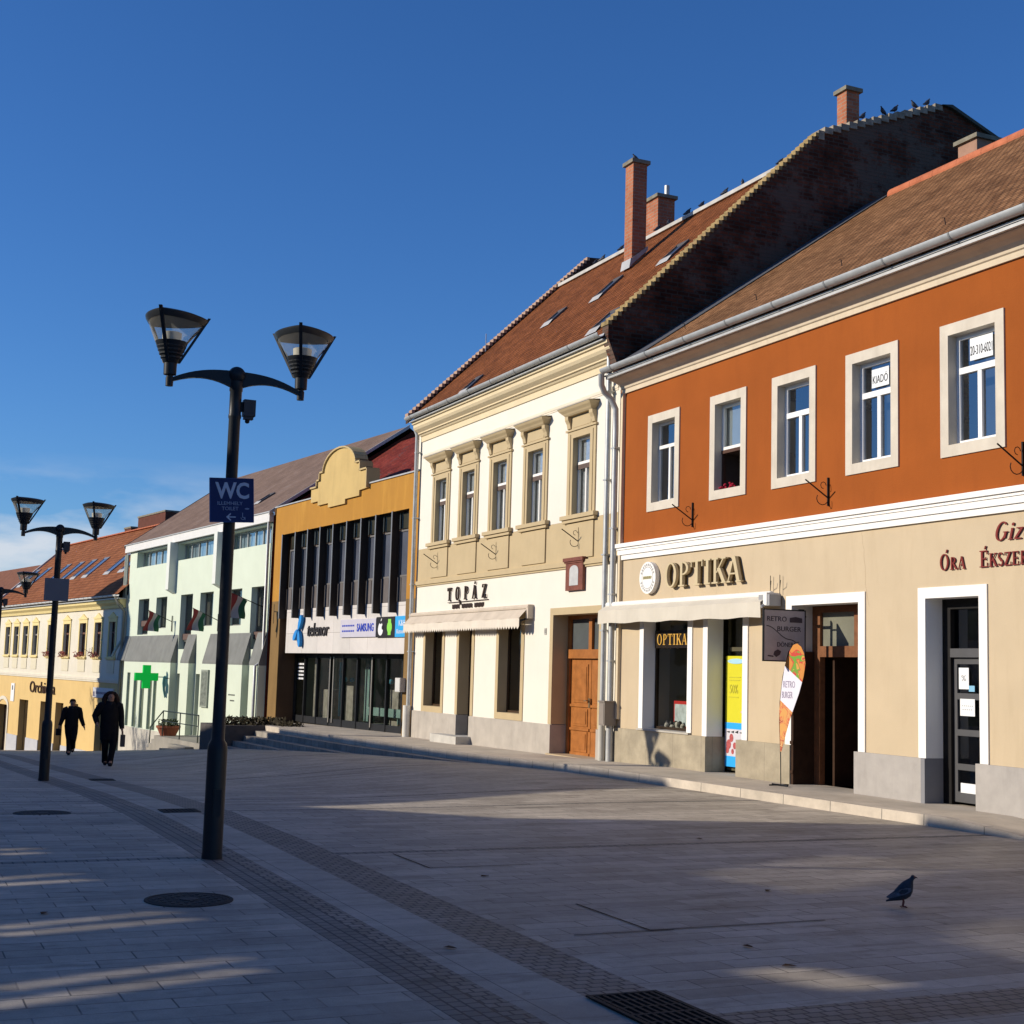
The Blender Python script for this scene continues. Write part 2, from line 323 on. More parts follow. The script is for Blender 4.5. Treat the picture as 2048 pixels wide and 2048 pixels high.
for x in xs:
    for y in ys: idx[(x,y)]=g.P(x,y,gz(x,y))
for a,b in zip(xs,xs[1:]):
    for c,d in zip(ys,ys[1:]): g.f.append([idx[(a,c)],idx[(b,c)],idx[(b,d)],idx[(a,d)]])
def paving():
    m=bpy.data.materials.new('stone_paving'); m.use_nodes=True; nt=m.node_tree; l=nt.links; b=nt.nodes['Principled BSDF']; b.inputs['Roughness'].default_value=.62; b.inputs['Specular IOR Level'].default_value=.22
    tc=nn(nt,'ShaderNodeTexCoord'); sp=nn(nt,'ShaderNodeSeparateXYZ'); l.new(tc.outputs['Object'],sp.inputs[0]); X,Y=sp.outputs[0],sp.outputs[1]
    def comb(a,b_,off=(0,0)):
        c=nn(nt,'ShaderNodeCombineXYZ')
        for i,(s_,o) in enumerate(((a,off[0]),(b_,off[1]))):
            ad=nn(nt,'ShaderNodeMath',operation='ADD'); ad.inputs[1].default_value=o; l.new(s_,ad.inputs[0]); l.new(ad.outputs[0],c.inputs[i])
        return c.outputs[0]
    def brick(vec,bw,rh,ms,c1,c2,mo,off=.5):
        br=nn(nt,'ShaderNodeTexBrick'); br.offset=off; br.inputs['Scale'].default_value=1; br.inputs['Brick Width'].default_value=bw; br.inputs['Row Height'].default_value=rh; br.inputs['Mortar Size'].default_value=ms; br.inputs['Mortar Smooth'].default_value=.25
        for k,c in (('Color1',c1),('Color2',c2),('Mortar',mo)): br.inputs[k].default_value=(*c,1)
        l.new(vec,br.inputs[0]); return br
    dist=nn(nt,'ShaderNodeTexNoise'); dist.inputs['Scale'].default_value=.7; l.new(tc.outputs['Object'],dist.inputs[0])
    slab=brick(comb(Y,X,(50.05,100.02)),.48,.212,.0055,(.37,.325,.26),(.51,.45,.36),(.12,.11,.095))
    sett=brick(comb(X,Y,(100,50)),.105,.088,.008,(.205,.185,.155),(.265,.24,.20),(.06,.058,.055))
    sett2=brick(comb(Y,X,(50,100)),.105,.088,.008,(.25,.215,.165),(.33,.28,.22),(.07,.06,.055))
    strip=brick(comb(Y,X,(50-.22,100)),.45,.62,.004,(.42,.375,.305),(.45,.405,.33),(.13,.125,.12),0)
    def band(s_,a,b_):
        p=nn(nt,'ShaderNodeMath',operation='GREATER_THAN'); p.inputs[1].default_value=a; l.new(s_,p.inputs[0])
        q=nn(nt,'ShaderNodeMath',operation='LESS_THAN'); q.inputs[1].default_value=b_; l.new(s_,q.inputs[0])
        r=nn(nt,'ShaderNodeMath',operation='MULTIPLY'); l.new(p.outputs[0],r.inputs[0]); l.new(q.outputs[0],r.inputs[1]); return r.outputs[0]
    def mx(f,a,b_,dt='RGBA'):
        m_=nn(nt,'ShaderNodeMix',data_type='RGBA'); l.new(f,m_.inputs[0]); l.new(a,m_.inputs[6]); l.new(b_,m_.inputs[7]); return m_.outputs[2]
    def mxf(f,a,b_):
        m_=nn(nt,'ShaderNodeMix',data_type='FLOAT'); l.new(f,m_.inputs[0]); l.new(a,m_.inputs[2]); l.new(b_,m_.inputs[3]); return m_.outputs[0]
    def mxx(f1,f2):
        r=nn(nt,'ShaderNodeMath',operation='MAXIMUM'); l.new(f1,r.inputs[0]); l.new(f2,r.inputs[1]); return r.outputs[0]
    slab_f=brick(comb(Y,X,(50.05,100.02)),.48,.212,.0055,(.37,.325,.26),(.51,.45,.36),(.33,.29,.235))
    jn=nn(nt,'ShaderNodeTexNoise'); jn.inputs['Scale'].default_value=1.6; jn.inputs['Detail'].default_value=5; l.new(tc.outputs['Object'],jn.inputs[0])
    jr=nn(nt,'ShaderNodeMapRange'); jr.inputs[1].default_value=.42; jr.inputs[2].default_value=.58; l.new(jn.outputs[0],jr.inputs[0])
    col=mx(jr.outputs[0],slab_f.outputs[0],slab.outputs[0]); fac=slab.outputs['Fac']
    # cross bands
    cross=band(X,-6.42,-5.94)
    col=mx(cross,col,sett2.outputs[0]); fac=mxf(cross,fac,sett2.outputs['Fac'])
    thin=band(X,-12.96,-12.82)
    for a,b_ in ((-17.28,-17.16),(-19.36,-19.24),(-25.8,-25.65),(-32.2,-32.05),(-38.6,-38.45)): thin=mxx(thin,band(X,a,b_))
    col=mx(thin,col,sett.outputs[0]); fac=mxf(thin,fac,sett.outputs['Fac'])
    st=band(Y,2.80,4.10); col=mx(st,col,strip.outputs[0]); fac=mxf(st,fac,strip.outputs['Fac'])
    s2=band(Y,3.67,4.10); col=mx(s2,col,sett2.outputs[0]); fac=mxf(s2,fac,sett2.outputs['Fac'])
    s3=band(Y,2.80,3.22); col=mx(s3,col,sett2.outputs[0]); fac=mxf(s3,fac,sett2.outputs['Fac'])
    s4=band(Y,2.80,3.07); col=mx(s4,col,sett.outputs[0]); fac=mxf(s4,fac,sett.outputs['Fac'])
    # wear
    def noise(sc,d,a,b_,lo,hi,scale=None):
        n_=nn(nt,'ShaderNodeTexNoise'); n_.inputs['Scale'].default_value=sc; n_.inputs['Detail'].default_value=d; n_.inputs['Roughness'].default_value=.65
        if scale: mp=nn(nt,'ShaderNodeMapping'); mp.inputs['Scale'].default_value=scale; l.new(tc.outputs['Object'],mp.inputs[0]); l.new(mp.outputs[0],n_.inputs[0])
        else: l.new(tc.outputs['Object'],n_.inputs[0])
        r=nn(nt,'ShaderNodeMapRange'); r.inputs[1].default_value=a; r.inputs[2].default_value=b_; r.inputs[3].default_value=lo; r.inputs[4].default_value=hi; l.new(n_.outputs[0],r.inputs[0]); return n_,r.outputs[0]
    n1,r1=noise(.55,7,.3,.7,.72,1.14); n2,r2=noise(9,5,.3,.7,.86,1.08); n4,r4=noise(90,3,.25,.75,.84,1.12); n5,r5=noise(1.5,5,.56,.68,1,.66,(2.6,.7,1)); n6,r6=noise(5.5,3,.66,.72,1,.72); n7,r7=noise(.9,2,.35,.65,.86,1.1,(3.2,.25,1))
    for r in (r1,r2,r4,r5,r6,r7):
        v=nn(nt,'ShaderNodeMix',data_type='RGBA',blend_type='MULTIPLY'); v.inputs[0].default_value=1; l.new(col,v.inputs[6]); l.new(r,v.inputs[7]); col=v.outputs[2]
    l.new(col,b.inputs['Base Color'])
    rr_=nn(nt,'ShaderNodeMapRange'); rr_.inputs[3].default_value=.5; rr_.inputs[4].default_value=.75; l.new(n1.outputs[0],rr_.inputs[0]); l.new(rr_.outputs[0],b.inputs['Roughness'])
    iv=nn(nt,'ShaderNodeMath',operation='MULTIPLY_ADD'); iv.inputs[1].default_value=-1; iv.inputs[2].default_value=1; l.new(fac,iv.inputs[0])
    ad=nn(nt,'ShaderNodeMath',operation='MULTIPLY_ADD'); ad.inputs[1].default_value=.25; l.new(n4.outputs[0],ad.inputs[0]); l.new(iv.outputs[0],ad.inputs[2])
    bp=nn(nt,'ShaderNodeBump'); bp.inputs['Strength'].default_value=.5; bp.inputs['Distance'].default_value=.006; l.new(ad.outputs[0],bp.inputs['Height']); l.new(bp.outputs[0],b.inputs['Normal'])
    return m
tag(g.build('plaza_paving',paving()),kind='structure')
# terrace pavement along the facades and its kerb / steps
TT=[(8,.0),(12.0,.005),(13.6,.13),(22,.13),(25,.06),(28.6,.01),(34,-.04),(41,-.10),(48,-.15)]
TE=[(6,12.6),(12,12.18),(14.4,12.0),(19.5,11.72),(24,11.55),(28,11.45),(34,11.25),(42.6,11.12)]
PAVE=mat('pavement_concrete',(.50,.435,.345),.85,.22,1.3,.25,40,stain=.25)
KERB=tiles('kerb_stone',(.55,.48,.385),(.48,.42,.335),(.16,.15,.13),1.0,3.0,.008,.15,.8,0,.2,None,2.2,.004)
STEP=tiles('step_stone',(.33,.30,.25),(.27,.245,.21),(.09,.09,.09),.62,3.0,.01,.2,.8,0,.3,None,2.2,.004)
tx=[4,8,10,12,12.8,13.6,14.4,17,19.5,22,24,26,28,31,34,37.5,41,42.6]
g=MB(); gk=MB()
for a,b in zip(tx,tx[1:]):
    za,zb=lerp(TT,a),lerp(TT,b); ea,eb=lerp(TE,a),lerp(TE,b)
    g.quad((-a,ea+.16,za),(-b,eb+.16,zb),(-b,16.5,zb),(-a,16.5,za))
    gk.quad((-a,ea,za+.004),(-b,eb,zb+.004),(-b,eb+.165,zb+.004),(-a,ea+.165,za+.004))
    gk.quad((-a,ea,za+.004),(-a,ea-.006,za-.17),(-b,eb-.006,zb-.17),(-b,eb,zb+.004))
g.quad((-42.6,11.28,-.115),(-47.3,11.2,-.15),(-47.3,16.5,-.15),(-42.6,16.5,-.115))
tag(g.build('raised_pavement',PAVE),kind='structure'); tag(gk.build('kerb',KERB),kind='structure')
for i in range(1,5):
    g=MB(); xe=[23.5,26,28,31,34,37.5,41,42.6]; j=0.33*i
    for a,b in zip(xe,xe[1:]):
        za,zb=lerp(TT,a)-.155*i,lerp(TT,b)-.155*i; ea,eb=lerp(TE,a)-j,lerp(TE,b)-j
        g.quad((-a,ea,za),(-b,eb,zb),(-b,eb+.36,zb),(-a,ea+.36,za)); g.quad((-a,ea,za),(-a,ea,za-.5),(-b,eb,zb-.5),(-b,eb,zb))
    g.quad((-42.6,lerp(TE,42.6)-j,lerp(TT,42.6)-.155*i),(-42.6,lerp(TE,42.6)-j,-1.6),(-42.6,12,-1.6),(-42.6,12,lerp(TT,42.6)-.155*i))
    tag(g.build('step',STEP),kind='structure')

# ---------------------------------------------------------------- window part
def window(par,fr,x0,x1,z0,z1,y,fm,tz=None,mull=(),w=.06,gl=None,back=None,bd=.12,tm=None,name='window',mullTop=()):
    f=MB(fr); f.box(x0,x0+w,y,y+.06,z0,z1).box(x1-w,x1,y,y+.06,z0,z1).box(x0+w,x1-w,y,y+.06,z0,z0+w).box(x0+w,x1-w,y,y+.06,z1-w,z1)
    zt=z1-w
    if tz: f.box(x0+w,x1-w,y-.012,y+.05,tz-w*.7,tz+w*.7); zt=tz-w*.7; [f.box(m-.02,m+.02,y+.003,y+.045,tz+w*.7,z1-w) for m in mullTop]
    for m_ in mull: f.box(m_-w*.6,m_+w*.6,y-.006,y+.052,z0+w,zt)
    o=f.build(name,fm,par)
    MB(fr).quad((x0+w*.5,y+.03,z0+w*.5),(x1-w*.5,y+.03,z0+w*.5),(x1-w*.5,y+.03,z1-w*.5),(x0+w*.5,y+.03,z1-w*.5)).build('pane',gl or GU,o)
    if back is False: return o
    b=MB(fr); yb=y+bd; b.quad((x0,yb,z0),(x1,yb,z0),(x1,yb,z1),(x0,yb,z1)); b.build('curtain_or_dark_back',back or INT,o); return o  # cloth behind the glass, or a dark sheet standing in for the dim room
def room(par,fr,x0,x1,z0,z1,y0,y1,m,name='interior'):
    g=MB(fr); g.quad((x0,y1,z0),(x1,y1,z0),(x1,y1,z1),(x0,y1,z1)).quad((x0,y0,z0),(x0,y1,z0),(x0,y1,z1),(x0,y0,z1)).quad((x1,y0,z0),(x1,y0,z1),(x1,y1,z1),(x1,y1,z0))
    g.quad((x0,y0,z0),(x1,y0,z0),(x1,y1,z0),(x0,y1,z0)).quad((x0,y0,z1),(x0,y1,z1),(x1,y1,z1),(x1,y0,z1)); return g.build(name,m,par)
def bracket(par,fr,X,Z,s=1.0,name='wall_bracket'):
    g=MB(fr); g.box(X-.012,X+.012,-.03,.0,Z,Z+.42*s)
    g.tube([(X,-.02,Z+.12*s),(X,-.22*s,Z+.24*s),(X,-.42*s,Z+.36*s)],.011,6)
    pts=[(X,-.02-(.10*s)*(1-cos(t)),Z+.10*s-.10*s*sin(t)*.9) for t in [k*pi/6 for k in range(0,8)]]; g.tube(pts,.007,5)
    pts=[(X,-.10*s+.05*s*cos(t),Z+.30*s+.05*s*sin(t)) for t in [k*pi/4 for k in range(0,7)]]; g.tube(pts,.006,5)
    return g.build(name,IRON,par)
def chimney(par,x0,x1,y0,y1,z0,z1,m,fr=WORLD,cap=.07,capm=None):
    c=MB(fr).box(x0,x1,y0,y1,z0,z1).build('chimney',m,par)
    MB(fr).box(x0-cap,x1+cap,y0-cap,y1+cap,z1,z1+.09).build('chimney_cap',capm or mat('cap_concrete',(.22,.20,.15),.9,.3,6),c); return c
def gutter(par,fr,x0,x1,y,z,r,m=None,seg=1.35):
    g=MB(fr); n=12
    prof=[(y+r*cos(pi+pi*k/n),z+r*sin(pi+pi*k/n)*1.0) for k in range(n+1)]+[(y+(r-.008)*cos(2*pi-pi*k/n),z+.003+(r-.008)*sin(2*pi-pi*k/n)) for k in range(n+1)]
    g.xprism(prof,x0,x1); o=g.build('gutter',m or ZINC,par,True)
    g=MB(fr); x=x0+.4
    while x<x1:
        a=[(y+(r+.007)*cos(pi+pi*k/n),z+(r+.007)*sin(pi+pi*k/n)) for k in range(n+1)]+[(y+(r+.001)*cos(2*pi-pi*k/n),z+(r+.001)*sin(2*pi-pi*k/n)) for k in range(n+1)]
        g.xprism(a,x,x+.03); x+=seg
    g.build('gutter_strap',mat('strap',(.24,.25,.25),.6,.1),o); return o
BRICK=tiles('chimney_brick',(.34,.115,.06),(.40,.15,.08),(.30,.22,.16),.26,.085,.010,.4,.9,.5,.25,None,2,.008)
# ================================================================ ORANGE HOUSE
FO=frame(0,13.2); 
oh=thing('town_house',(-24.1,13.2,.12),'two-storey house, rust orange above and sand beige below, with white string course','house')
ORANGE=mat('orange_stucco',(.315,.083,.0145),.9,.12,.7,.25,45,stain=.3,dark=(.22,.055,.011))
SAND=mat('sand_stucco',(.54,.435,.29),.9,.07,.9,.2,45,stain=.42,dark=(.43,.335,.215))
WHITES=mat('white_stucco',(.84,.82,.77),.8,.04,2,.1,50,stain=.1,dark=(.6,.57,.5))
CREAMS=mat('cream_surround',(.60,.54,.44),.85,.10,3,.1,50,stain=.5,dark=(.42,.36,.28))
XR=-3.0
ow=[(-22.81,-21.98),(-20.62,-19.81),(-18.74,-17.88),(-16.81,-15.93),(-14.73,-13.84),(-12.6,-11.7),(-10.5,-9.6),(-8.4,-7.5)]
MB(FO).wall(-24.1,XR,4.26,7.4,[(a,b,5.0,6.53,0) for a,b in ow]).build('upper_wall',ORANGE,oh)
low=[(-23.0,-21.43,.77,2.9,.0),(-20.77,-19.69,.1,2.9,.0),(-18.32,-16.67,.1,2.92,.0),(-15.22,-14.19,.1,2.92,.0),(-12.4,-11.2,.1,2.92,.3)]
MB(FO).wall(-24.1,XR,.73,4.02,low,y=0).build('lower_wall',SAND,oh)
PST=tiles('sandstone_plinth',(.37,.32,.23),(.33,.285,.205),(.25,.215,.16),.95,2.0,.006,.15,.9,0,.22,None,2.5,.004)
PGR=mat('grey_plinth',(.385,.36,.33),.85,.10,5,.15,90,stain=.3)
for a,b in ((-24.05,-20.86),(-19.83,-18.41)): MB(FO).box(a,b,-.045,.34,.0,.735).build('sandstone_plinth',PST,oh)
for a,b in ((-16.74,-15.30),(-14.25,-12.4),(-11.2,XR)): MB(FO).box(a,b,-.045,.34,.0,.735).build('grey_plinth',PGR,oh)
JAMB=mat('jamb_stucco',(.62,.60,.57),.85,.06,3,.1,50)
g=MB(FO)
for a,b,c,d in ((-18.41,-18.32,.735,2.92),(-15.30,-15.22,.735,2.92)): pass
g.build('x',JAMB,oh) if 0 else None
for (a,b,zb,zt) in ((-23.0,-21.43,.77,2.9),(-20.77,-19.69,.737,2.9),(-18.32,-16.67,.737,2.92),(-15.22,-14.19,.737,2.92)):
    g=MB(FO); w=.15; g.box(a-w,a,-.022,.30,zb,zt+w).box(b,b+w,-.022,.30,zb,zt+w).box(a,b,-.022,.30,zt,zt+w); g.build('opening_surround',WHITES,oh)
MB(FO).box(-23.14,-21.30,-.07,.30,.737,.77).build('window_ledge',mat('ledge_stone',(.45,.42,.36),.8,.1),oh)
for k,(z0,z1,p) in enumerate(((3.98,4.075,.045),(4.075,4.17,.075),(4.17,4.215,.095),(4.215,4.29,.13))):
    g=MB(FO) if k==0 else g; g.box(-24.0,XR,-p,.01,z0,z1)
g.build('string_course',WHITES,oh)
# cornice (profile in Y,Z)
prof=[(.02,7.29),(-.04,7.29),(-.045,7.37),(-.07,7.385),(-.08,7.42),(-.13,7.47),(-.22,7.51),(-.31,7.535),(-.335,7.55),(-.335,7.60),(.02,7.60)]
MB(FO).xprism(prof,-24.0,XR).build('cornice',mat('cornice_cream',(.62,.52,.38),.85,.08,3,.1,50,stain=.3),oh)
MB(FO).box(-24.02,XR,-.43,.05,7.601,7.63).box(-24.0,XR,-.41,-.36,7.55,7.60).build('eave_flashing',ZINCL,oh)
gutter(oh,FO,-23.95,XR,-.50,7.73,.088)
# roof
TORA=tiles('brown_plain_tiles',(.185,.085,.036),(.33,.165,.075),(.05,.030,.018),.165,.135,.014,.9,.9,.5,.40,(.36,.28,.18,17,.655),.9,.022)
g=MB(FO); e0=(-.42,7.70); e1=(6.06,12.23)
g.quad((-23.95,e0[0],e0[1]),(XR,e0[0],e0[1]),(XR,e1[0],e1[1]),(-23.95,e1[0],e1[1])); g.quad((-23.95,e0[0],e0[1]-.05),(XR,e0[0],e0[1]-.05),(XR,e0[0],e0[1]),(-23.95,e0[0],e0[1]))
g.quad((-23.95,e1[0],e1[1]),(XR,e1[0],e1[1]),(XR,12.2,7.7),(-23.95,12.2,7.7))
rf=g.build('roof',TORA,oh)
g=MB(FO); x=-21.9
g.quad((XR,0,0),(XR,12,0),(XR,12,7.7),(XR,0,7.7)).quad((-24.04,0,0),(-24.04,0,7.6),(-24.04,12,7.6),(-24.04,12,0)).quad((XR,12,0),(-24.04,12,0),(-24.04,12,7.6),(XR,12,7.6)).quad((XR,0,7.6),(XR,6.06,12.2),(XR,12,7.7),(XR,12,7.6))
g.quad((-24.04,.35,4.1),(XR,.35,4.1),(XR,12,4.1),(-24.04,12,4.1))
g.build('rear_walls',SAND,oh)
g=MB(FO); x=-23.2; k=0
while x<XR-.3:
    g.xprism([(6.06+.15*cos(a),12.17+.15*sin(a)) for a in [R(t) for t in range(-20,201,20)]],x,x+.36 if k%2 else x+.355); x+=.35; k+=1
g.build('ridge_tiles',mat('ridge_terracotta',(.46,.15,.075),.9,.25,4),rf)
MB(FO).quad((-23.98,-.40,7.735),(-23.25,-.40,7.735),(-23.25,6.0,12.22),(-23.98,6.0,12.22)).build('verge_flashing',mat('lead',(.10,.105,.12),.55,.15),rf)
g=MB(FO)
for k in range(7): xx=-22.6+k*2.4; g.tube([(xx,.55,8.40),(xx,.53,8.50),(xx,.49,8.49)],.008,5)
g.build('snow_hooks',DARKM,rf)
chimney(oh,-21.95,-21.40,6.75,7.3,10.8,12.98,mat('buff_chimney',(.34,.20,.14),.9,.2),FO)
# upper windows
for i,(a,b) in enumerate(ow):
    MB(FO).surround(a,b,5.0,6.53,.16,-.025,.20).build('window_surround',CREAMS,oh)
    if i in (0,): window(oh,FO,a,b,5.0,6.53,.13,WHITE,6.06,((a+b)/2,),.045,back=BLUEC,bd=.3)
    elif i==1:
        o=window(oh,FO,a,b,5.72,6.53,.13,WHITE,None,(),.055,back=mat('blind',(.33,.36,.36),.8,.1),bd=.1)
        f=MB(FO); f.box(a,a+.04,.13,.19,5.0,5.66).box(b-.04,b,.13,.19,5.0,5.66).box(a,b,.12,.2,5.66,5.72).box((a+b)/2-.015,(a+b)/2+.02,.3,.36,5.0,5.66); f.build('open_sash',mat('brown_wood_dull',(.09,.045,.03),.6,.2),oh)
        room(oh,FO,a,b,5.0,5.66,.2,1.2,mat('room_open',(.10,.075,.06),.9,.2))
        g=MB(FO); 
        for _ in range(16): g.ball((random.uniform(a+.05,b-.25),random.uniform(.04,.14),5.03+random.uniform(0,.08)),.022,.022,.018,6)
        g.build('red_flowers',mat('red_petals',(.45,.02,.05),.7,.3,20),oh)
    else:
        window(oh,FO,a,b,5.0,6.53,.13,UPVC,6.03,((a+b)/2,),.062,back=BLUEC,bd=.35)
PAPER=mat('paper',(.74,.76,.76),.7,.04); INK=mat('ink_black',(.02,.02,.022),.7,.05)
def paper(x0,x1,z0,z1,y,txt,label,th,fr=FO,tm=None,pm=None):
    t=thing('paper_notice',FO(x0,y,z0),label,'notice')
    MB(fr).box(x0,x1,y-.004,y,z0,z1).build('sheet',pm or PAPER,t); g=MB(fr)
    for (s_,zz,h,w) in txt: add_text(g,s_,(x0+x1)/2,y-.005,zz,h,w,.002,center=True,bold=.0)
    if txt: g.build('lettering',tm or INK,t)
    return t
paper(-16.53,-16.14,6.12,6.40,.125,[('KIADÓ',6.18,.15,.34)],'white paper reading KIADÓ in the fourth orange-house window',.1)
paper(-14.46,-14.03,6.14,6.45,.125,[('20-310-6021',6.21,.13,.41)],'white paper with phone number in the rightmost upper window',.1)
for X in (-21.33,-17.40,-13.38): bracket(oh,FO,X,4.42,1.05)
# crack in the plaster
g=MB(FO); px,pz=-16.62,3.95
for k in range(13):
    nx=px+random.uniform(-.01,.035); nz=pz-.085
    g.quad((px,-.0012,pz),(px+.005,-.0012,pz),(nx+.005,-.0012,nz),(nx,-.0012,nz)); px,pz=nx,nz
g.build('plaster_crack',mat('crack',(.40,.30,.19),.9,.1),oh)
# ---- optician display window
room(oh,FO,-23.0,-21.43,.77,2.9,.31,1.5,mat('optic_room',(.20,.18,.10),.9,.25,1.2),'display_room')
window(oh,FO,-23.0,-21.43,.77,2.9,.24,mat('dark_brown_frame',(.035,.022,.012),.5,.2),None,(),.05,GS,False)
MB(FO).box(-22.95,-21.48,.20,.235,2.27,2.60).build('display_sign_board',mat('black_board',(.018,.012,.008),.4,.1),oh)
g=MB(FO); serif(g,'OPTIKA',-22.86,.197,2.33,.2,.006,1.05,spacing=.02); g.build('display_sign_lettering',mat('gold_letters',(.62,.36,.07),.5,.1),oh)
g=MB(FO)
for k in range(4): g.box(-22.6+k*.02,-22.55+k*.02,.6,.61,2.65,2.75)
for k in range(11): g.box(-22.62,-22.2,.75,.93,1.0+k*.14,1.012+k*.14)
g.box(-22.64,-22.62,.74,.94,.8,2.55); g.build('glasses_shelves',mat('shelf_green',(.03,.075,.055),.4,.2),oh)
g=MB(FO); g.box(-22.76,-22.16,.52,.54,.80,1.30); g.build('display_poster',mat('poster_red',(.55,.03,.03),.5,.05),oh)
g=MB(FO); g.box(-22.72,-22.18,.514,.519,.84,1.24); g.build('display_poster_picture',mat('poster_pale',(.55,.62,.66),.5,.3,9),oh)
g=MB(FO)
for k in range(9): g.ball((-23.0+.07+k*.095,.36+.05*(k%2),.80+.03*(k%3)),.05,.04,.035+.03*(k%2),8)
g.build('display_items',mat('display_white',(.5,.47,.43),.5,.4,14),oh)
g=MB(FO)
for k in range(4): g.ball((-22.85+k*.15,.44,.86),.05,.05,.08,8)
g.build('display_dark_items',mat('display_black',(.02,.02,.02),.5,.2),oh)
# ---- optician door
room(oh,FO,-20.77,-19.69,.13,2.9,.46,1.8,mat('optic_hall',(.16,.145,.08),.9,.25),'entrance_room')
MB(FO).box(-20.86,-20.77,-.02,.3,.0,.737).box(-19.69,-19.83+.0,-.0,.3,.0,.737).build('entrance_jamb',PST,oh) if 0 else None
d=window(oh,FO,-20.77,-19.69,.17,2.9,.40,mat('olive_frame',(.10,.09,.055),.5,.2),2.25,(),.05,GS,mat('optic_back',(.14,.125,.065),.9,.2),.55,name='shop_door')
MB(FO).tube([(-20.62,.34,.35),(-20.62,.34,2.05)],.018,8).build('door_handle',mat('steel',(.55,.53,.50),.3,.05,metal=.8),d)
MB(FO).box(-20.86,-20.77,-.045,.36,.0,.735).build('entrance_jamb',PST,oh)
t=thing('poster_stand',FO(-20.3,.36,.14),'tall yellow and blue advertising poster standing in the optician doorway','poster')
MB(FO).box(-20.70,-19.72,.32,.335,.24,2.13).build('panel',mat('poster_yellow',(.60,.56,.03),.5,.03),t)
g=MB(FO); g.box(-20.70,-19.72,.314,.319,.88,.99).box(-20.70,-19.72,.314,.319,.24,.42); g.build('blue_stripe',mat('poster_blue',(.03,.36,.80),.5,.03),t)
MB(FO).box(-20.70,-19.72,.3145,.319,.42,.88).build('pale_photo',mat('poster_photo',(.58,.56,.60),.5,.12,3),t)
g=MB(FO)
for (x_,z_,r_) in ((-20.58,.62,.07),(-20.50,.73,.06),(-20.62,.52,.05),(-20.40,.60,.05),(-20.46,.50,.04)): g.prism([(x_+r_*cos(a),z_+r_*sin(a)*1.2) for a in [2*pi*k/9 for k in range(9)]],.3125-.0004*r_*100,.3142)
g.build('red_figure_print',mat('poster_red_print',(.45,.10,.10),.5,.4,20),t)
g=MB(FO)
for k in range(6): g.prism([(-20.66+k*.13,.83),(-20.56+k*.13,.81),(-20.55+k*.13,.845+.01*(k%3))],.3122,.3142)
g.build('dark_lettering_print',INK,t)
g=MB(FO); g.prism([(-20.66+.0+ .28+.26*cos(a),2.04+.045*sin(a)) for a in [2*pi*k/20 for k in range(20)]],.312,.319); g.build('blue_logo',mat('poster_lblue',(.36,.60,.72),.5,.03),t)
g=MB(FO); g.prism([(-19.80,2.0),(-19.72,2.05),(-19.72,.99),(-19.90,.99),(-20.02,1.35),(-19.96,1.62),(-19.99,1.75)],.313,.319); g.build('dark_figure',mat('poster_dark',(.03,.02,.03),.5,.3),t)
g=MB(FO); g.prism([(-20.16,1.62),(-19.98,1.74),(-19.92,1.5),(-20.0,1.3),(-20.12,1.4)],.311,.3125).box(-20.22,-19.96,.3105,.3128,1.16,1.2); g.build('pale_figure',mat('poster_skin',(.60,.42,.36),.5,.2),t)
g=MB(FO)
for z,w in ((1.76,.36),(1.71,.34),(1.42,.3)): g.box(-20.6,-20.6+w,.312,.319,z,z+.012)
add_text(g,'50%',-20.58,.319,1.49,.15,.26,.006); g.build('poster_lettering',mat('poster_text',(.50,.47,.05),.5,.1),t)
# ---- burger passage
DBR=mat('dark_brown_wood',(.045,.022,.012),.55,.3,6)
BRW=mat('brown_wood',(.20,.085,.038),.55,.3,8)
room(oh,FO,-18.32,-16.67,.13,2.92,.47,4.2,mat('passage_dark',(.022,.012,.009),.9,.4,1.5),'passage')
for a,b in ((-18.41,-18.32),): MB(FO).box(a,b,-.045,.42,.0,.735).build('passage_jamb',PST,oh)
MB(FO).box(-18.32,-18.319,.0,.42,.735,2.92).build('passage_reveal',JAMB,oh)
g=MB(FO); g.box(-18.32,-18.12,.38,.48,.13,2.92).box(-16.78,-16.67,.38,.48,.13,2.92).box(-18.12,-16.78,.38,.48,2.82,2.92).box(-18.12,-16.78,.37,.48,2.12,2.29).box(-17.28,-17.16,.385,.475,2.29,2.82)
fr_=g.build('passage_frame',BRW,oh)
MB(FO).quad((-18.12,.43,2.29),(-16.78,.43,2.29),(-16.78,.43,2.82),(-18.12,.43,2.82)).build('transom_pane',mat('dusty_pane',(.19,.19,.145),.35,.2,2),fr_)
g=MB(FO); g.box(-18.31,-18.26,-.02,.40,.13,2.2); 
for z in (.3,.75,1.2,1.65,2.1): g.box(-18.325,-18.245,-.04,.0,z,z+.05)
g.build('open_gate_leaf',DBR,oh)
g=MB(FO); g.box(-17.95,-17.90,.5,1.35,.13,2.15).box(-16.98,-16.93,.5,1.2,.13,2.1); g.build('inner_door_leaf',DBR,oh)
MB(FO).box(-16.80,-16.79,.60,1.0,.3,2.1).build('yellow_light_strip',mat('yellow_strip',(.35,.34,.02),.6,.2),oh)  # yellow light in the dark passage, put in as plain colour
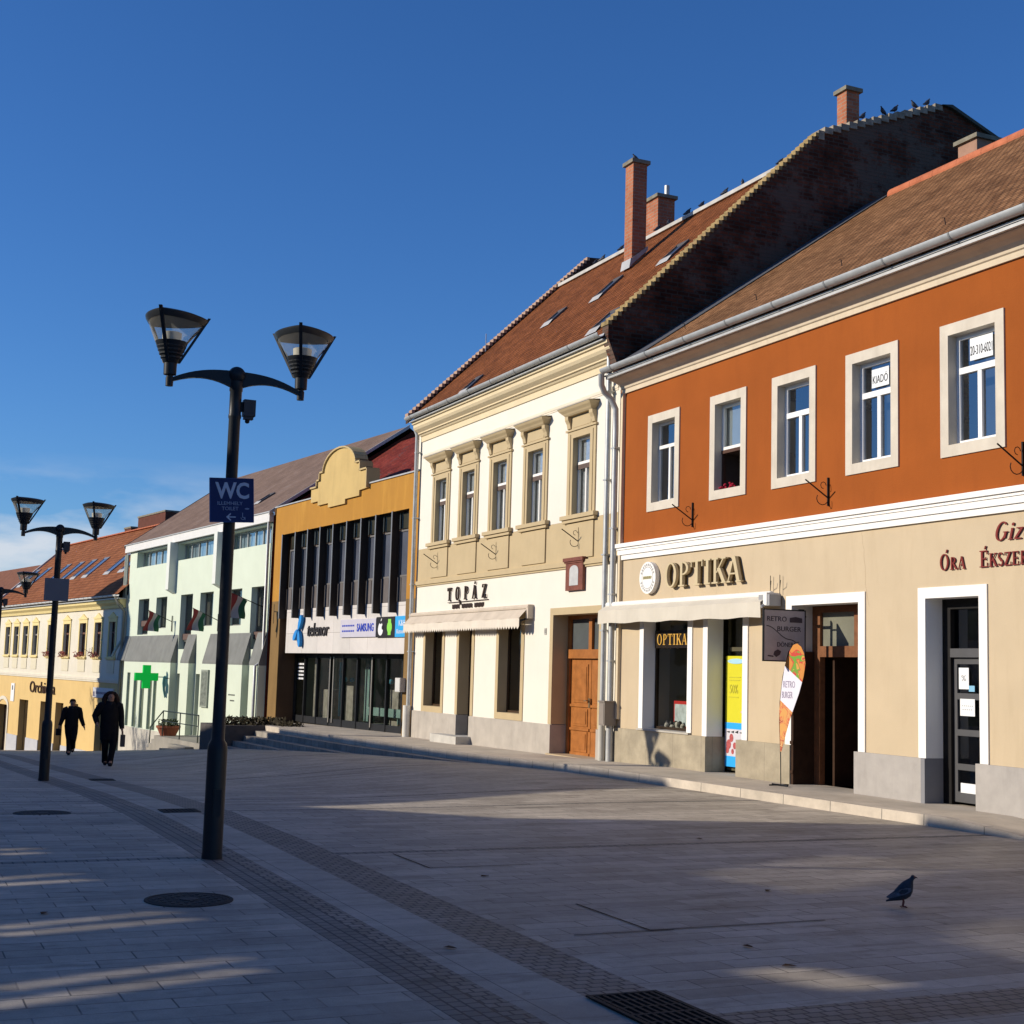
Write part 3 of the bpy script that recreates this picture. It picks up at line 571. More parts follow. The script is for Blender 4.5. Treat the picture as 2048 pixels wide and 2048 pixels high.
# ---- grey glazed door
MB(FO).box(-15.30,-15.22,-.045,.30,.0,.735).build('door_jamb',mat('grey_jamb',(.22,.22,.23),.85,.06),oh)
room(oh,FO,-15.22,-14.19,.13,2.92,.42,2.0,INT,'watch_shop_room')
GRY=mat('grey_metal_door',(.085,.085,.088),.45,.1)
BLK=mat('black_frame',(.012,.011,.011),.5,.2)
MB(FO).box(-15.22,-15.06,.28,.42,.13,2.92).box(-15.06,-14.19,.28,.42,2.78,2.92).build('door_frame',BLK,oh)
g=MB(FO); x0,x1=-15.06,-14.19; xm=-14.52
g.box(x0,x1,.27,.40,2.12,2.24)
g.box(x0,x0+.07,.33,.38,.17,2.12).box(xm,xm+.07,.325,.375,.17,2.12).box(x1-.05,x1,.33,.38,.17,2.12)
for z in (.17,.60,1.06,1.55,2.03): g.box(x0+.07,xm,.33,.38,z,z+.085 if z>.2 else z+.14); g.box(xm+.07,x1-.05,.33,.38,z,z+.085)
d=g.build('shop_door',GRY,oh); MB(FO).quad((x0,.355,.2),(x1,.355,.2),(x1,.355,2.9),(x0,.355,2.9)).build('pane',GD,d)
PP=PAPER
paper(-14.95,-14.76,1.69,1.98,.328,[('%',1.80,.08,.09)],'topmost white paper on the grey glass door',.1,tm=mat('ink_grey',(.3,.3,.32),.7,.05))
paper(-14.76,-14.65,1.66,1.74,.327,[],'small light blue sticker on the grey glass door',.1,pm=mat('blue_sticker',(.22,.45,.62),.5,.05))
paper(-14.93,-14.65,1.33,1.56,.328,[('- - - - - -',1.46,.012,.2),('- - - - -',1.41,.012,.18)],'middle white paper on the grey glass door',.1,tm=mat('ink_grey',(.3,.3,.32),.7,.05))
paper(-14.93,-14.64,.30,.43,.328,[],'lowest white paper on the grey glass door',.1)
paper(-14.44,-14.28,1.68,1.85,.324,[],'white paper half hidden by the right door jamb',.1)
paper(-14.44,-14.28,1.23,1.32,.324,[],'small white paper low on the right side of the glass door',.1)
# ---- shop awning
AWC=mat('awning_canvas',(.60,.55,.45),.8,.07,2,.1,60,stain=.15)
g=MB(FO); g.xprism([(-.02,3.12),(-.12,3.10),(-.30,2.985),(-.30,2.975),(-.12,3.06),(-.02,3.07)],-24.32,-18.78)
a=g.build('awning',AWC,oh)
g=MB(FO); n=30
for k in range(n):
    x0=-24.32+5.54*k/n; x1=-24.32+5.54*(k+1)/n; d0=.012*sin(k*1.1); d1=.012*sin((k+1)*1.1)
    g.quad((x0,-.30,2.98),(x1,-.30,2.98),(x1,-.305+d1,2.735+.01*sin(k)),(x0,-.305+d0,2.735+.01*sin(k-1)))
g.build('valance',AWC,a)
MB(FO).tube([(-24.3,-.10,3.11),(-18.75,-.10,3.11)],.055,10).box(-18.76,-18.66,-.26,.0,2.93,3.13).build('awning_cassette',WHITE,a)
MB(FO).tube([(-18.75,-.1,3.02),(-18.75,-.3,2.9)],.025,6).box(-18.9,-18.6,-.25,-.03,2.92,3.1).build('awning_gearbox',mat('grey_plastic',(.33,.33,.33),.5,.1),a)
g=MB(FO)
for X in (-18.86,-18.60): g.tube([(X,-.05,3.12),(X,-.05,3.42)],.006,5).tube([(X,-.05,3.2),(X+.08,-.1,3.26),(X+.09,-.1,3.33)],.006,5)
g.build('awning_spikes',IRON,a)
# signs
def sign_thing(nm,loc,label,cat='sign'): return thing(nm,loc,label,cat)
t=sign_thing('shop_sign',FO(-22.1,0,3.36),'pale gold three-dimensional OPTIKA letters above the beige shop awning')
g=MB(FO); wtot=serif(g,'OPTIKA',-22.12,-.05,3.36,.44,.06,1.14,spacing=.035); g.build('letters',mat('pale_gold_letters',(.56,.46,.28),.5,.06),t)
g=MB(FO); serif(g,'OPTIKA',-22.12,-.012,3.36,.44,.036,1.14,spacing=.035); g.build('letter_sides',mat('letter_sides_brown',(.13,.085,.03),.6,.1),t)
t=sign_thing('round_sign',FO(-22.76,0,3.3),'round white disc sign to the left of the OPTIKA letters')
g=MB(FO); g.prism([(-22.76+.30*cos(a),3.575+.30*sin(a)) for a in [2*pi*k/40 for k in range(40)]],-.10,-.01); g.build('disc',WHITES,t)
g=MB(FO)
for k in range(24):
    a=2*pi*k/24+.13
    if abs(sin(a))>.35:
        c,s=cos(a),sin(a); p=lambda u,v:(-22.76+(.245+v)*c-u*s,3.575+(.245+v)*s+u*c); g.prism([p(-.018,-.02),p(.018,-.02),p(.018,.022),p(-.018,.022)],-.104,-.1)
for k in range(40):
    a=2*pi*k/40; b=2*pi*(k+1)/40; g.prism([(-22.76+.21*cos(a),3.575+.21*sin(a)),(-22.76+.21*cos(b),3.575+.21*sin(b)),(-22.76+.197*cos(b),3.575+.197*sin(b)),(-22.76+.197*cos(a),3.575+.197*sin(a))],-.103,-.1)
g.build('rim_marks',mat('sign_grey',(.38,.38,.36),.6,.1),t)
g=MB(FO)
for k in range(8): g.prism([(-22.92+k*.04,3.55),(-22.895+k*.04,3.55),(-22.89+k*.04+.008*(k%2),3.60),(-22.915+k*.04,3.61)],-.104,-.1)
g.build('centre_marks',mat('olive_letters',(.28,.24,.08),.6,.1),t)
t=sign_thing('shop_sign',FO(-14.9,0,3.3),'dark red raised lettering above the grey glass door at the right edge')
MAR=mat('maroon_letters',(.20,.03,.025),.45,.1)
g=MB(FO); serif(g,"O'RA",-14.92,-.012,3.29,.22,.014,.95,spacing=.012,small={2:.78,3:.78}); serif(g,"E'KSZER",-14.16,-.012,3.29,.22,.014,.95,spacing=.012,small={2:.8,3:.8,4:.8,5:.8,6:.8})
serif(g,'Gizella',-13.90,-.012,3.62,.24,.014,1.0,shear=.28,spacing=.02); g.build('letters',MAR,t)
# burger sign, perpendicular to the wall
FS=frame(-17.92,12.38,0,90)
t=sign_thing('hanging_sign',(-17.92,12.75,2.04),'grey metal burger sign board projecting beside the dark passage')
MB(FS).box(0,.75,-.012,.012,2.04,2.81).build('board',mat('sign_grey_purple',(.36,.32,.33),.45,.12,4),t)
g=MB(FS); w=.018
g.box(-w,0,-.016,.016,2.04-w,2.81+w).box(.75,.75+w,-.016,.016,2.04-w,2.81+w).box(0,.75,-.016,.016,2.04-w,2.04).box(0,.75,-.016,.016,2.81,2.81+w); g.build('frame',DARKM,t)
SI=mat('sign_ink',(.06,.045,.055),.6,.1)
g=MB(FS); add_text(g,'RETRO',.05,-.013,2.64,.075,.36,.004); add_text(g,'BURGER',.24,-.013,2.49,.075,.44,.004); add_text(g,'DÖNER',.24,-.013,2.25,.085,.30,.004)
g.prism([(.46+.14*cos(a),2.665+.045*sin(a)) for a in [2*pi*k/16 for k in range(16)]][:0] or [(.47,2.63),(.70,2.63),(.70,2.70),(.58,2.72),(.47,2.70)],-.016,-.0125)
pts=[(.04+.66*k/20, 2.56-.20*(1-cos(min(1,k/13)*pi))/2*1.0-(.0 if k<13 else .12*((k-13)/7)**1.6)) for k in range(21)]
for p,q in zip(pts,pts[1:]): g.prism([p,(q[0],q[1]),(q[0],q[1]+.014),(p[0],p[1]+.014)],-.0155,-.0122)
g.prism([(.17,2.13),(.22,2.09),(.29,2.13),(.31,2.18),(.25,2.21),(.19,2.18)],-.016,-.0125).prism([(.06,2.10),(.17,2.09),(.17,2.11),(.07,2.12)],-.0158,-.0126); g.build('lettering',SI,t)
MB(WORLD).box(-18.05,-17.91,13.14,13.16,2.72,2.74).box(-18.05,-17.91,13.14,13.16,2.12,2.14).box(-18.07,-18.04,13.12,13.22,2.0,2.85).box(-18.34,-18.07,13.16,13.19,2.74,2.78).build('bracket_arm',DARKM,t)
# feather banner
t=thing('feather_banner',FO(-17.99,-.45,.13),'white feather banner with burger pictures standing at the passage','banner')
FB=frame(.35,12.75)
outl=[(-18.34,.62),(-18.35,.85),(-18.36,1.05),(-18.37,1.30),(-18.31,1.66),(-18.23,1.98),(-18.12,2.18),(-18.02,2.28),(-17.92,2.30),(-17.82,2.25),(-17.75,2.15),(-17.71,2.0),(-17.76,1.80),(-17.87,1.55),(-17.99,1.34),(-18.10,1.15),(-18.19,.95),(-18.26,.78),(-18.31,.66)]
def clipz(pts,z0,z1,k=0.0,xr=-18.05):
    def cut(P,f):
        o=[]
        for a,b in zip(P,P[1:]+P[:1]):
            fa,fb=f(a),f(b)
            if fa>=0: o.append(a)
            if (fa>=0)!=(fb>=0): s=fa/(fa-fb); o.append((a[0]+(b[0]-a[0])*s,a[1]+(b[1]-a[1])*s))
        return o
    P=cut(pts,lambda p:(p[1]-k*(p[0]-xr))-z0); return cut(P,lambda p:z1-(p[1]-k*(p[0]-xr)))
def foodmat(name,cols,sc):
    m=bpy.data.materials.new(name); m.use_nodes=True; nt=m.node_tree; b=nt.nodes['Principled BSDF']; l=nt.links
    tc=nn(nt,'ShaderNodeTexCoord'); v=nn(nt,'ShaderNodeTexNoise'); v.inputs['Scale'].default_value=sc; v.inputs['Detail'].default_value=2; v.inputs['Distortion'].default_value=1.2; l.new(tc.outputs['Object'],v.inputs[0])
    c=nn(nt,'ShaderNodeValToRGB'); c.color_ramp.interpolation='CONSTANT'; el=c.color_ramp.elements; el[0].position=0; el[0].color=(*cols[0],1); el[1].position=.45; el[1].color=(*cols[1],1)
    for k,cc in enumerate(cols[2:]): e=el.new(.50+.06*k); e.color=(*cc,1)
    l.new(v.outputs[0],c.inputs[0]); l.new(c.outputs[0],b.inputs['Base Color']); b.inputs['Roughness'].default_value=.8; return m
FD1=foodmat('food_print',[(.55,.22,.04),(.50,.05,.03),(.14,.30,.03),(.60,.28,.06),(.45,.04,.03)],3.6)
FD2=foodmat('food_print_small',[(.60,.30,.08),(.55,.12,.05),(.60,.30,.10),(.40,.08,.04),(.62,.40,.15)],6)
MB(FB).prism(clipz(outl,1.27,1.86,-.55),-.004,0).build('white_cloth',mat('banner_white',(.70,.68,.74),.8,.04),t)
MB(FB).prism(clipz(outl,1.86,2.5,-.55),-.004,0).build('burger_print',FD1,t)
MB(FB).prism(clipz(outl,.5,1.27,-.55),-.004,0).build('wrap_print',FD2,t)
g=MB(FB); 
for s_,x,z,h,w in (('RETRO',-18.27,1.63,.10,.30),('BURGER',-18.30,1.47,.10,.27)): add_text(g,s_,x,-.005,z,h,w,.002)
g.build('lettering',mat('banner_ink',(.30,.26,.36),.7,.1),t)
g=MB(FB); g.tube([(-18.34,.01,.16),(-18.35,.01,.6),(-18.385,.01,1.1),(-18.375,.01,1.4),(-18.30,.01,1.8),(-18.16,.01,2.17),(-18.0,.01,2.31),(-17.9,.01,2.32)],.008,6).tube([(-18.55,.0,.15),(-18.15,.0,.15)],.012,6).tube([(-18.34,-.2,.15),(-18.34,.15,.15)],.012,6); g.build('pole',DARKM,t)
# ================================================================ CREAM HOUSE
th=thing('town_house',(-35.2,13.2,0),'cream two-storey house with tan window hoods and steep brown tiled roof','house')
CREAM=mat('cream_stucco',(.74,.69,.59),.9,.04,.9,.15,45,stain=.1,dark=(.62,.55,.42))
TAN=mat('tan_trim',(.49,.385,.225),.85,.06,2,.12,50,stain=.1)
TW=[(-34.10,-33.36),(-32.25,-31.49),(-30.33,-29.55),(-28.38,-27.60),(-26.13,-25.35)]
MB(FO).wall(-35.3,-24.13,4.95,8.0,[(a,b,5.06,6.71,0) for a,b in TW]).build('upper_wall',CREAM,th)
MB(FO).wall(-35.3,-24.13,4.05,4.952).build('tan_band',TAN,th)
TL=[(-34.5,-33.3,.81,2.95,.24),(-32.17,-31.35,-.2,2.95,.30),(-29.73,-28.5,.82,2.95,.24),(-26.89,-24.8,-.2,2.98,.42)]
TL0=[(*q[:4],0) for q in TL]
MB(FO).wall(-35.3,-24.13,.62,4.052,TL0).build('lower_wall',CREAM,th)
PG2=mat('grey_render_plinth',(.43,.39,.335),.9,.14,2.5,.2,60,stain=.3)
for a,b in ((-35.28,-32.17),(-31.35,-26.89),(-24.8,-24.15)): MB(FO).box(a-.0+(.0 if a<-35 else -.006),b+.006,-.04,.42,-.25,.66).build('plinth',PG2,th)
for i,(a,b,c,d,e) in enumerate(TL):
    if i!=1: MB(FO).surround(a,b,max(c,.67) if c<0 else c,d,.15,-.02,e,bottom=(c>0)).build('opening_surround',TAN,th)
    else: MB(FO).surround(a,b,.67,d,.15,-.02,e,bottom=False).build('opening_surround',TAN,th)
g=MB(FO); g.box(-35.3,-24.15,-.06,.0,3.985,4.09).box(-35.3,-24.15,-.03,.0,3.94,3.985); g.build('string_course',TAN,th)
g=MB(FO); g.box(-35.2,-24.2,-.022,.0,7.47,7.53).box(-35.2,-24.2,-.012,.0,7.43,7.47); g.build('frieze_line',mat('pale_moulding',(.70,.62,.48),.85,.05),th)
prof=[(.02,7.90),(-.03,7.90),(-.035,8.03),(-.07,8.05),(-.10,8.09),(-.14,8.10),(-.14,8.13),(-.24,8.20),(-.28,8.26),(-.285,8.33),(-.33,8.345),(-.335,8.40),(.02,8.40)]
MB(FO).xprism(prof,-35.3,-24.13).build('cornice',mat('tan_cornice',(.68,.56,.36),.85,.06,2,.1,50),th)
MB(FO).box(-35.32,-24.2,-.40,-.02,8.401,8.425).build('eave_flashing',ZINCL,th)
gutter(th,FO,-35.4,-24.2,-.44,8.54,.085)
for a,b in TW:
    c=(a+b)/2
    g=MB(FO); g.box(a-.25,a,-.03,.16,5.055,6.88).box(b,b+.25,-.03,.16,5.055,6.88).box(a,b,-.03,.16,6.71,6.88)
    g.box(a-.15,a-.10,-.045,-.03,5.055,6.80).box(b+.10,b+.15,-.045,-.03,5.055,6.80)
    s_=g.build('window_surround',TAN,th)
    g=MB(FO); g.box(a-.10,b+.10,-.022,0,6.88,7.2).box(a-.30,b+.30,-.06,0,6.86,6.90).box(a-.02,b+.02,-.03,0,6.93,7.15); g.build('frieze_panel',TAN,s_)
    for X in (a-.24,b+.09): MB(FO).xprism([(0,7.18),(-.12,7.18),(-.115,7.11),(-.07,7.03),(-.05,6.93),(0,6.91)],X,X+.15).build('console',TAN,s_)
    # hood: flared moulding
    g=MB(FO); h0,h1=c-.70,c+.70
    lv=[(.60,-.12,7.18),(.62,-.15,7.21),(.66,-.17,7.24),(.71,-.22,7.29),(.735,-.245,7.33),(.74,-.25,7.35)]
    for (w0,y0,z0),(w1,y1,z1) in zip(lv,lv[1:]):
        g.quad((c-w0,y0,z0),(c+w0,y0,z0),(c+w1,y1,z1),(c-w1,y1,z1)); g.quad((c+w0,y0,z0),(c+w0,0,z0),(c+w1,0,z1),(c+w1,y1,z1)); g.quad((c-w0,y0,z0),(c-w1,y1,z1),(c-w1,0,z1),(c-w0,0,z0))
    g.quad((c-.60,-.12,7.18),(c-.60,0,7.18),(c+.60,0,7.18),(c+.60,-.12,7.18)); g.build('window_hood',TAN,s_)
    g=MB(FO); g.quad((c-.745,-.255,7.352),(c+.745,-.255,7.352),(c+.745,0,7.38),(c-.745,0,7.38)).quad((c-.745,-.255,7.34),(c+.745,-.255,7.34),(c+.745,-.255,7.352),(c-.745,-.255,7.352)); g.build('hood_flashing',mat('hood_lead',(.20,.20,.20),.6,.1),s_)
    g=MB(FO); g.box(a-.38,b+.38,-.12,0,4.97,5.055).box(a-.34,b+.34,-.08,0,4.90,4.97); g.build('window_sill',TAN,s_)
    MB(FO).box(a-.22,b+.22,-.03,0,4.14,4.88).build('apron_panel',TAN,s_)
    window(th,FO,a,b,5.06,6.71,.10,WHITE,6.17,((a+b)/2,),.04,back=CURT,bd=.10)
    MB(FO).box(a+.01,b-.01,.085,.10,6.04,6.14).build('window_transom',mat('grey_brown_wood',(.12,.085,.07),.7,.1),th)
for X in (-33.80,-30.03,-25.78): bracket(th,FO,X,4.36,1.0)
# groundfloor
BRD=mat('dark_window_brown',(.06,.035,.018),.5,.2)
for (a,b,c,d,e) in (TL[0],TL[2]):
    room(th,FO,a,b,c,d,.30,1.4,mat('shop_room_brown',(.085,.055,.03),.9,.4,2),'display_room')
    window(th,FO,a,b,c,d,.22,BRD,None,(),.05,GD,False)
g=MB(FO)
for k in range(5): g.box(-33.95,-33.35,.5,.8,.95+k*.17,.97+k*.17)
for k in range(9): g.ball((-33.8+.05*(k%5)*2,.55,1.03+.17*(k%4)),.04,.04,.05,7)
g.build('display_shelves',mat('shelf_wood',(.16,.10,.05),.6,.4,9),th)
g=MB(FO); g.ball((-28.85,.42,.93),.14,.1,.1,10).ball((-29.05,.4,.87),.07,n=8); g.build('red_handbag',mat('red_leather',(.45,.02,.02),.4,.2),th)
MB(FO).ball((-29.1,.34,.88),.07,.06,.06,10).build('white_ornament',mat('ornament_white',(.7,.68,.66),.4,.1),th)
window(th,FO,-32.17,-31.35,.21,2.95,.28,BRD,2.4,(),.07,GD,mat('shop_back',(.05,.03,.015),.9,.2),.5,name='shop_door')
MB(FO).tube([(-31.72,.22,.55),(-31.72,.22,1.75)],.016,8).build('door_handle',mat('steel',(.55,.53,.50),.3,.05,metal=.8),th)
MB(FO).box(-32.9,-31.2,-.42,.28,-.2,.17).build('entrance_step',mat('step_pale',(.50,.48,.43),.85,.15,3),th)
# oak double door
OAK=mat('oak_door',(.36,.135,.035),.45,.25,5,.15,30,coat=.15)
room(th,FO,-26.89,-24.8,-.1,2.98,.52,1.2,INT,'stair_hall')
g=MB(FO); g.box(-26.89,-26.78,.34,.46,.0,2.98).box(-24.91,-24.8,.34,.46,.0,2.98).box(-26.78,-24.91,.34,.46,2.90,2.98).box(-26.78,-24.91,.31,.46,2.07,2.26).box(-25.92,-25.78,.34,.45,2.26,2.90)
fr_=g.build('door_frame',OAK,th)
MB(FO).quad((-26.78,.40,2.26),(-24.91,.40,2.26),(-24.91,.40,2.90),(-26.78,.40,2.90)).build('transom_pane',mat('grey_pane',(.09,.10,.10),.12,.2,2),fr_)
for x0,x1 in ((-26.77,-25.86),(-25.84,-24.92)):
    g=MB(FO); g.box(x0,x1,.39,.44,.03,2.06)
    for z0,z1 in ((.13,.55),(.66,1.02),(1.15,1.95)):
        g.box(x0+.12,x1-.12,.372,.389,z0,z1).box(x0+.17,x1-.17,.36,.371,z0+.05,z1-.05)
    g.box(x0+.02,x1-.02,.355,.388,.57,.62).box(x0+.02,x1-.02,.355,.388,1.06,1.11).box(x0+.02,x1-.02,.37,.388,.035,.11)
    l_=g.build('door_leaf',OAK,th)
MB(FO).box(-25.88,-25.82,.34,.36,1.05,1.25).tube([(-25.85,.34,1.2),(-25.85,.28,1.2),(-25.96,.28,1.19)],.012,6).build('door_handle',mat('brass_dull',(.30,.22,.12),.4,.1,metal=.7),th)
MB(FO).box(-26.95,-24.7,-.1,.5,-.1,.06).build('threshold',mat('threshold_tan',(.48,.38,.24),.9,.1),th)
# wall niche plaque
t=thing('wall_plaque',FO(-25.85,0,3.47),'red-brown framed niche plaque with white inset above the oak door','plaque')
RST=mat('red_marble',(.20,.07,.045),.5,.3,8)
g=MB(FO); g.box(-26.24,-25.46,-.075,.0,3.47,4.04); g.box(-26.30,-25.40,-.12,.0,4.075,4.15).box(-26.28,-25.42,-.095,.0,4.04,4.075); g.build('frame',RST,t)
g=MB(FO); arch=[(-26.05,3.57),(-25.65,3.57),(-25.65,3.86)]+[(-25.85+.20*cos(a)*1.0,3.88+.11*sin(a)) for a in [R(q) for q in range(15,180,15)]]+[(-26.05,3.86)]
g.prism(arch,-.083,-.074); g.build('inset',mat('marble_white',(.50,.50,.48),.5,.15,6),t)
t=thing('house_number',FO(-27.28,0,2.6),'small grey house number plate on the cream wall','sign'); MB(FO).box(-27.33,-27.23,-.012,.0,2.57,2.71).build('plate',mat('number_grey',(.40,.39,.35),.6,.1),t)
g=MB(FO); add_text(g,'12',-27.315,-.012,2.61,.07,.07,.003); g.build('numerals',mat('numeral_dark',(.16,.15,.13),.6,.1),t)
t=sign_thing('shop_sign',FO(-33,0,3.4),'dark brown TOPÁZ letters with an underline on the cream wall')
DB=mat('letter_dark_brown',(.055,.035,.025),.5,.1)
g=MB(FO); x=-32.98
for ch,sx,dx in (('T',.95,.60),('O',.85,.62),('P',.95,.58),("A'",.85,.66),('Z',.95,.5)):
    serif(g,ch,x,-.02,3.49,.33,.035,sx,spacing=0); x+=dx-.06
g.prism([(-32.22,3.49),(-32.16,3.49),(-32.10,3.38),(-32.14,3.36)],-.05,-.02)
g.box(-32.98,-30.42,-.035,-.012,3.437,3.452); g.build('letters',DB,t)
g=MB(FO)
for x0,n in ((-32.68,5),(-32.05,7),(-31.25,6)):
    for k in range(n):
        xx=x0+k*.095; g.box(xx,xx+.03,-.028,-.01,3.28,3.39); g.box(xx+.03,xx+.08,-.027,-.01,3.28+.09*(k%2),3.30+.09*(k%2)); g.box(xx+.05,xx+.075,-.029,-.01,3.30,3.375)
g.build('small_lettering',DB,t)
# awning with scallops
AW2=mat('awning_grey_beige',(.56,.48,.38),.85,.10,3,.1,60,stain=.2)
g=MB(FO); g.xprism([(-.01,3.24),(-.13,3.24),(-.16,3.19),(-.15,3.15),(-.01,3.15)],-35.45,-27.92); a=g.build('awning',AW2,th)
g=MB(FO); n=60
for k in range(n):
    x0=-35.4+7.42*k/n; x1=-35.4+7.42*(k+1)/n; s0=.015*sin(k*.8); s1=.015*sin((k+1)*.8)
    g.quad((x0,-.14,3.14),(x1,-.14,3.14),(x1,-.32+s1,2.93),(x0,-.32+s0,2.93))
g.build('canvas',AW2,a)
g=MB(FO); n=50
for k in range(n):
    x0=-35.4+7.42*k/n; x1=-35.4+7.42*(k+1)/n; xm=(x0+x1)/2; s0=-.32+.008*sin(k*.5); s1=-.32+.008*sin((k+1)*.5)
    g.quad((x0,s0,2.93),(x1,s1,2.93),(x1,s1,2.765),(x0,s0,2.765)); g.f.append([g.P(x0,s0,2.765),g.P(x1,s1,2.765),g.P(x1-.012,s1,2.74),g.P(xm,s0,2.69),g.P(x0+.012,s0,2.74)])
g.build('valance',mat('valance_beige',(.68,.61,.50),.85,.08),a)
g=MB(FO); g.quad((-27.98,-.14,3.14),(-27.98,-.32,2.93),(-27.98,-.32,2.72),(-27.98,-.26,2.80),(-27.98,-.2,2.66) if 0 else (-27.98,-.26,2.80)) if 0 else None
g.box(-28.0,-27.9,-.15,-.0,2.93,3.23); g.build('awning_end',AW2,a)
MB(FO).tube([(-28.05,-.05,2.95),(-28.05,-.31,2.86)],.025,6).build('awning_arm',DARKM,a)
# roof and fire walls
TRD=tiles('red_brown_tiles',(.175,.055,.016),(.27,.088,.029),(.045,.022,.012),.165,.14,.014,.9,.9,.5,.35,(.13,.07,.04,11,.68),1.1,.022)
rz=lambda y:12.85-.966*(17.3-y)
g=MB(WORLD); ya,yb=12.84,17.3
g.quad((-35.42,ya,rz(ya)),(-24.3,ya,rz(ya)),(-24.3,yb,rz(yb)),(-35.42,yb,rz(yb))); g.quad((-35.42,ya,rz(ya)-.06),(-24.3,ya,rz(ya)-.06),(-24.3,ya,rz(ya)),(-35.42,ya,rz(ya)))
g.quad((-35.42,yb,rz(yb)),(-24.3,yb,rz(yb)),(-24.3,21.3,13.9),(-35.42,21.3,13.9)); g.quad((-35.42,21.3,13.9),(-24.3,21.3,13.9),(-24.3,25,9),(-35.42,25,9))
rf=g.build('roof',TRD,th)
MB(WORLD).box(-35.4,-24.3,17.22,17.42,12.84,12.93).build('ridge_cap',mat('ridge_pale',(.48,.46,.42),.7,.2),rf)
g=MB(WORLD)   # left verge of stepped tiles
n=42
for k in range(n):
    y=12.78+4.5*k/n; g.box(-35.62,-35.38,y,y+.085,rz(y)+.10,rz(y)+.20)
for k in range(9): y=17.3+k*.107; g.box(-35.62,-35.38,y,y+.085,rz(y)+.10,rz(y)+.20)
g.build('verge_tiles',mat('verge_terracotta',(.42,.28,.20),.9,.3,9),rf)
MB(WORLD).xprism([(12.8,rz(12.8)-.1),(12.8,rz(12.8)+.11),(18.25,rz(18.25)+.11),(19.2,13.95),(19.2,12.2),(17.3,12.6)],-35.6,-35.4).build('left_parapet',mat('parapet_brick_shadow',(.07,.04,.025),.9,.4,5),th)  # parapet; its dark colour also stands in for the shadow under the verge tiles
g=MB(WORLD); g.xprism([(13.2,4),(13.2,8.5),(12.9,8.45)]+[(17.3,12.75),(21.3,13.8),(25,8.9),(25,0),(13.2,0)],-35.55,-35.38); g.build('left_gable_wall',CREAM,th)
# sloped roof windows
def skylight(par,x,w,y0,y1,fz,open_=0.0,m=None,fr=WORLD,gm=None):
    g=MB(fr); n=.07
    for (a,b,c,d) in ((x-w/2,x-w/2+.05,y0,y1),(x+w/2-.05,x+w/2,y0,y1),(x-w/2+.05,x+w/2-.05,y0,y0+.05),(x-w/2+.05,x+w/2-.05,y1-.05,y1)):
        i=[g.P(X,Y,fz(Y)+h) for h in (.0,n) for Y in (c,d) for X in (a,b)]
        for q in ((0,2,3,1),(4,5,7,6),(0,1,5,4),(2,6,7,3),(0,4,6,2),(1,3,7,5)): g.f.append([i[k] for k in q])
    o=g.build('skylight',m or mat('skylight_frame',(.10,.09,.085),.5,.1),par)
    MB(fr).quad((x-w/2+.05,y0+.05,fz(y0+.05)+.04),(x+w/2-.05,y0+.05,fz(y0+.05)+.04),(x+w/2-.05,y1-.05,fz(y1-.05)+.04),(x-w/2+.05,y1-.05,fz(y1-.05)+.04)).build('pane',gm or mat('skylight_glass',(.05,.06,.08),.08,.1,spec=.8),o)
    MB(fr).quad((x-w/2,y0-.12,fz(y0-.12)+.03),(x+w/2,y0-.12,fz(y0-.12)+.03),(x+w/2,y0,fz(y0)+.075),(x-w/2,y0,fz(y0)+.075)).build('flashing',mat('skylight_apron',(.45,.44,.42),.5,.15),o); return o
for x,y0,y1 in ((-25.85,15.2,15.65),(-28.55,14.95,15.5),(-25.2,13.15,13.65),(-31.0,14.85,15.25),(-31.9,12.98,13.4)): skylight(rf,x,.5,y0,y1,rz)
g=MB(WORLD)
# fire wall facing the orange house, with a stepped tile coping
FW=tiles('old_fire_wall',(.155,.05,.028),(.06,.022,.014),(.085,.062,.048),.27,.085,.016,.7,.95,.5,.75,(.12,.085,.065,.9,.50),.9,.03)
wz=lambda y: rz(y)+.16 if y<17.95 else (13.62+(y-17.95)*.375 if y<21.4 else 14.95-(y-21.4)*.37)
prof=[(13.25,7.5),(12.86,8.42),(12.86,wz(12.86))]+[(17.95,rz(17.95)+.16),(18.0,13.64),(21.4,14.92),(21.7,14.92),(23.4,14.25),(25.0,12.2),(25,7.5)]
g.xprism(prof,-24.32,-24.07); g.build('fire_wall',FW,th)
g=MB(WORLD); y=12.84; zz=None
n=48; dy=(17.97-12.84)/n
for k in range(n): yy=12.84+dy*k; g.box(-24.35,-24.04,yy,yy+dy*.80,wz(yy)-.01,wz(yy)+.075)
g.build('fire_wall_coping',mat('coping_lichen',(.33,.24,.11),.9,.45,7,stain=.85,dark=(.2,.12,.07)),th)
g=MB(WORLD); g.box(-24.34,-24.05,17.95,18.1,13.5,13.70)
n=15; dy=(21.4-18.1)/n
for k in range(n): yy=18.1+dy*k; g.box(-24.36,-24.03,yy,yy+dy*.97,13.6+(yy-17.95)*.375,13.74+(yy-17.95)*.375)
g.build('upper_coping',mat('coping_grey',(.30,.26,.20),.9,.45,7,stain=.8),th)
g=MB(WORLD); g.xprism([(21.35,14.94),(21.65,14.99),(23.5,14.30),(23.5,14.22),(21.65,14.91)],-24.4,-23.98); g.build('rear_coping',mat('coping_dark',(.07,.08,.07),.9,.3),th)
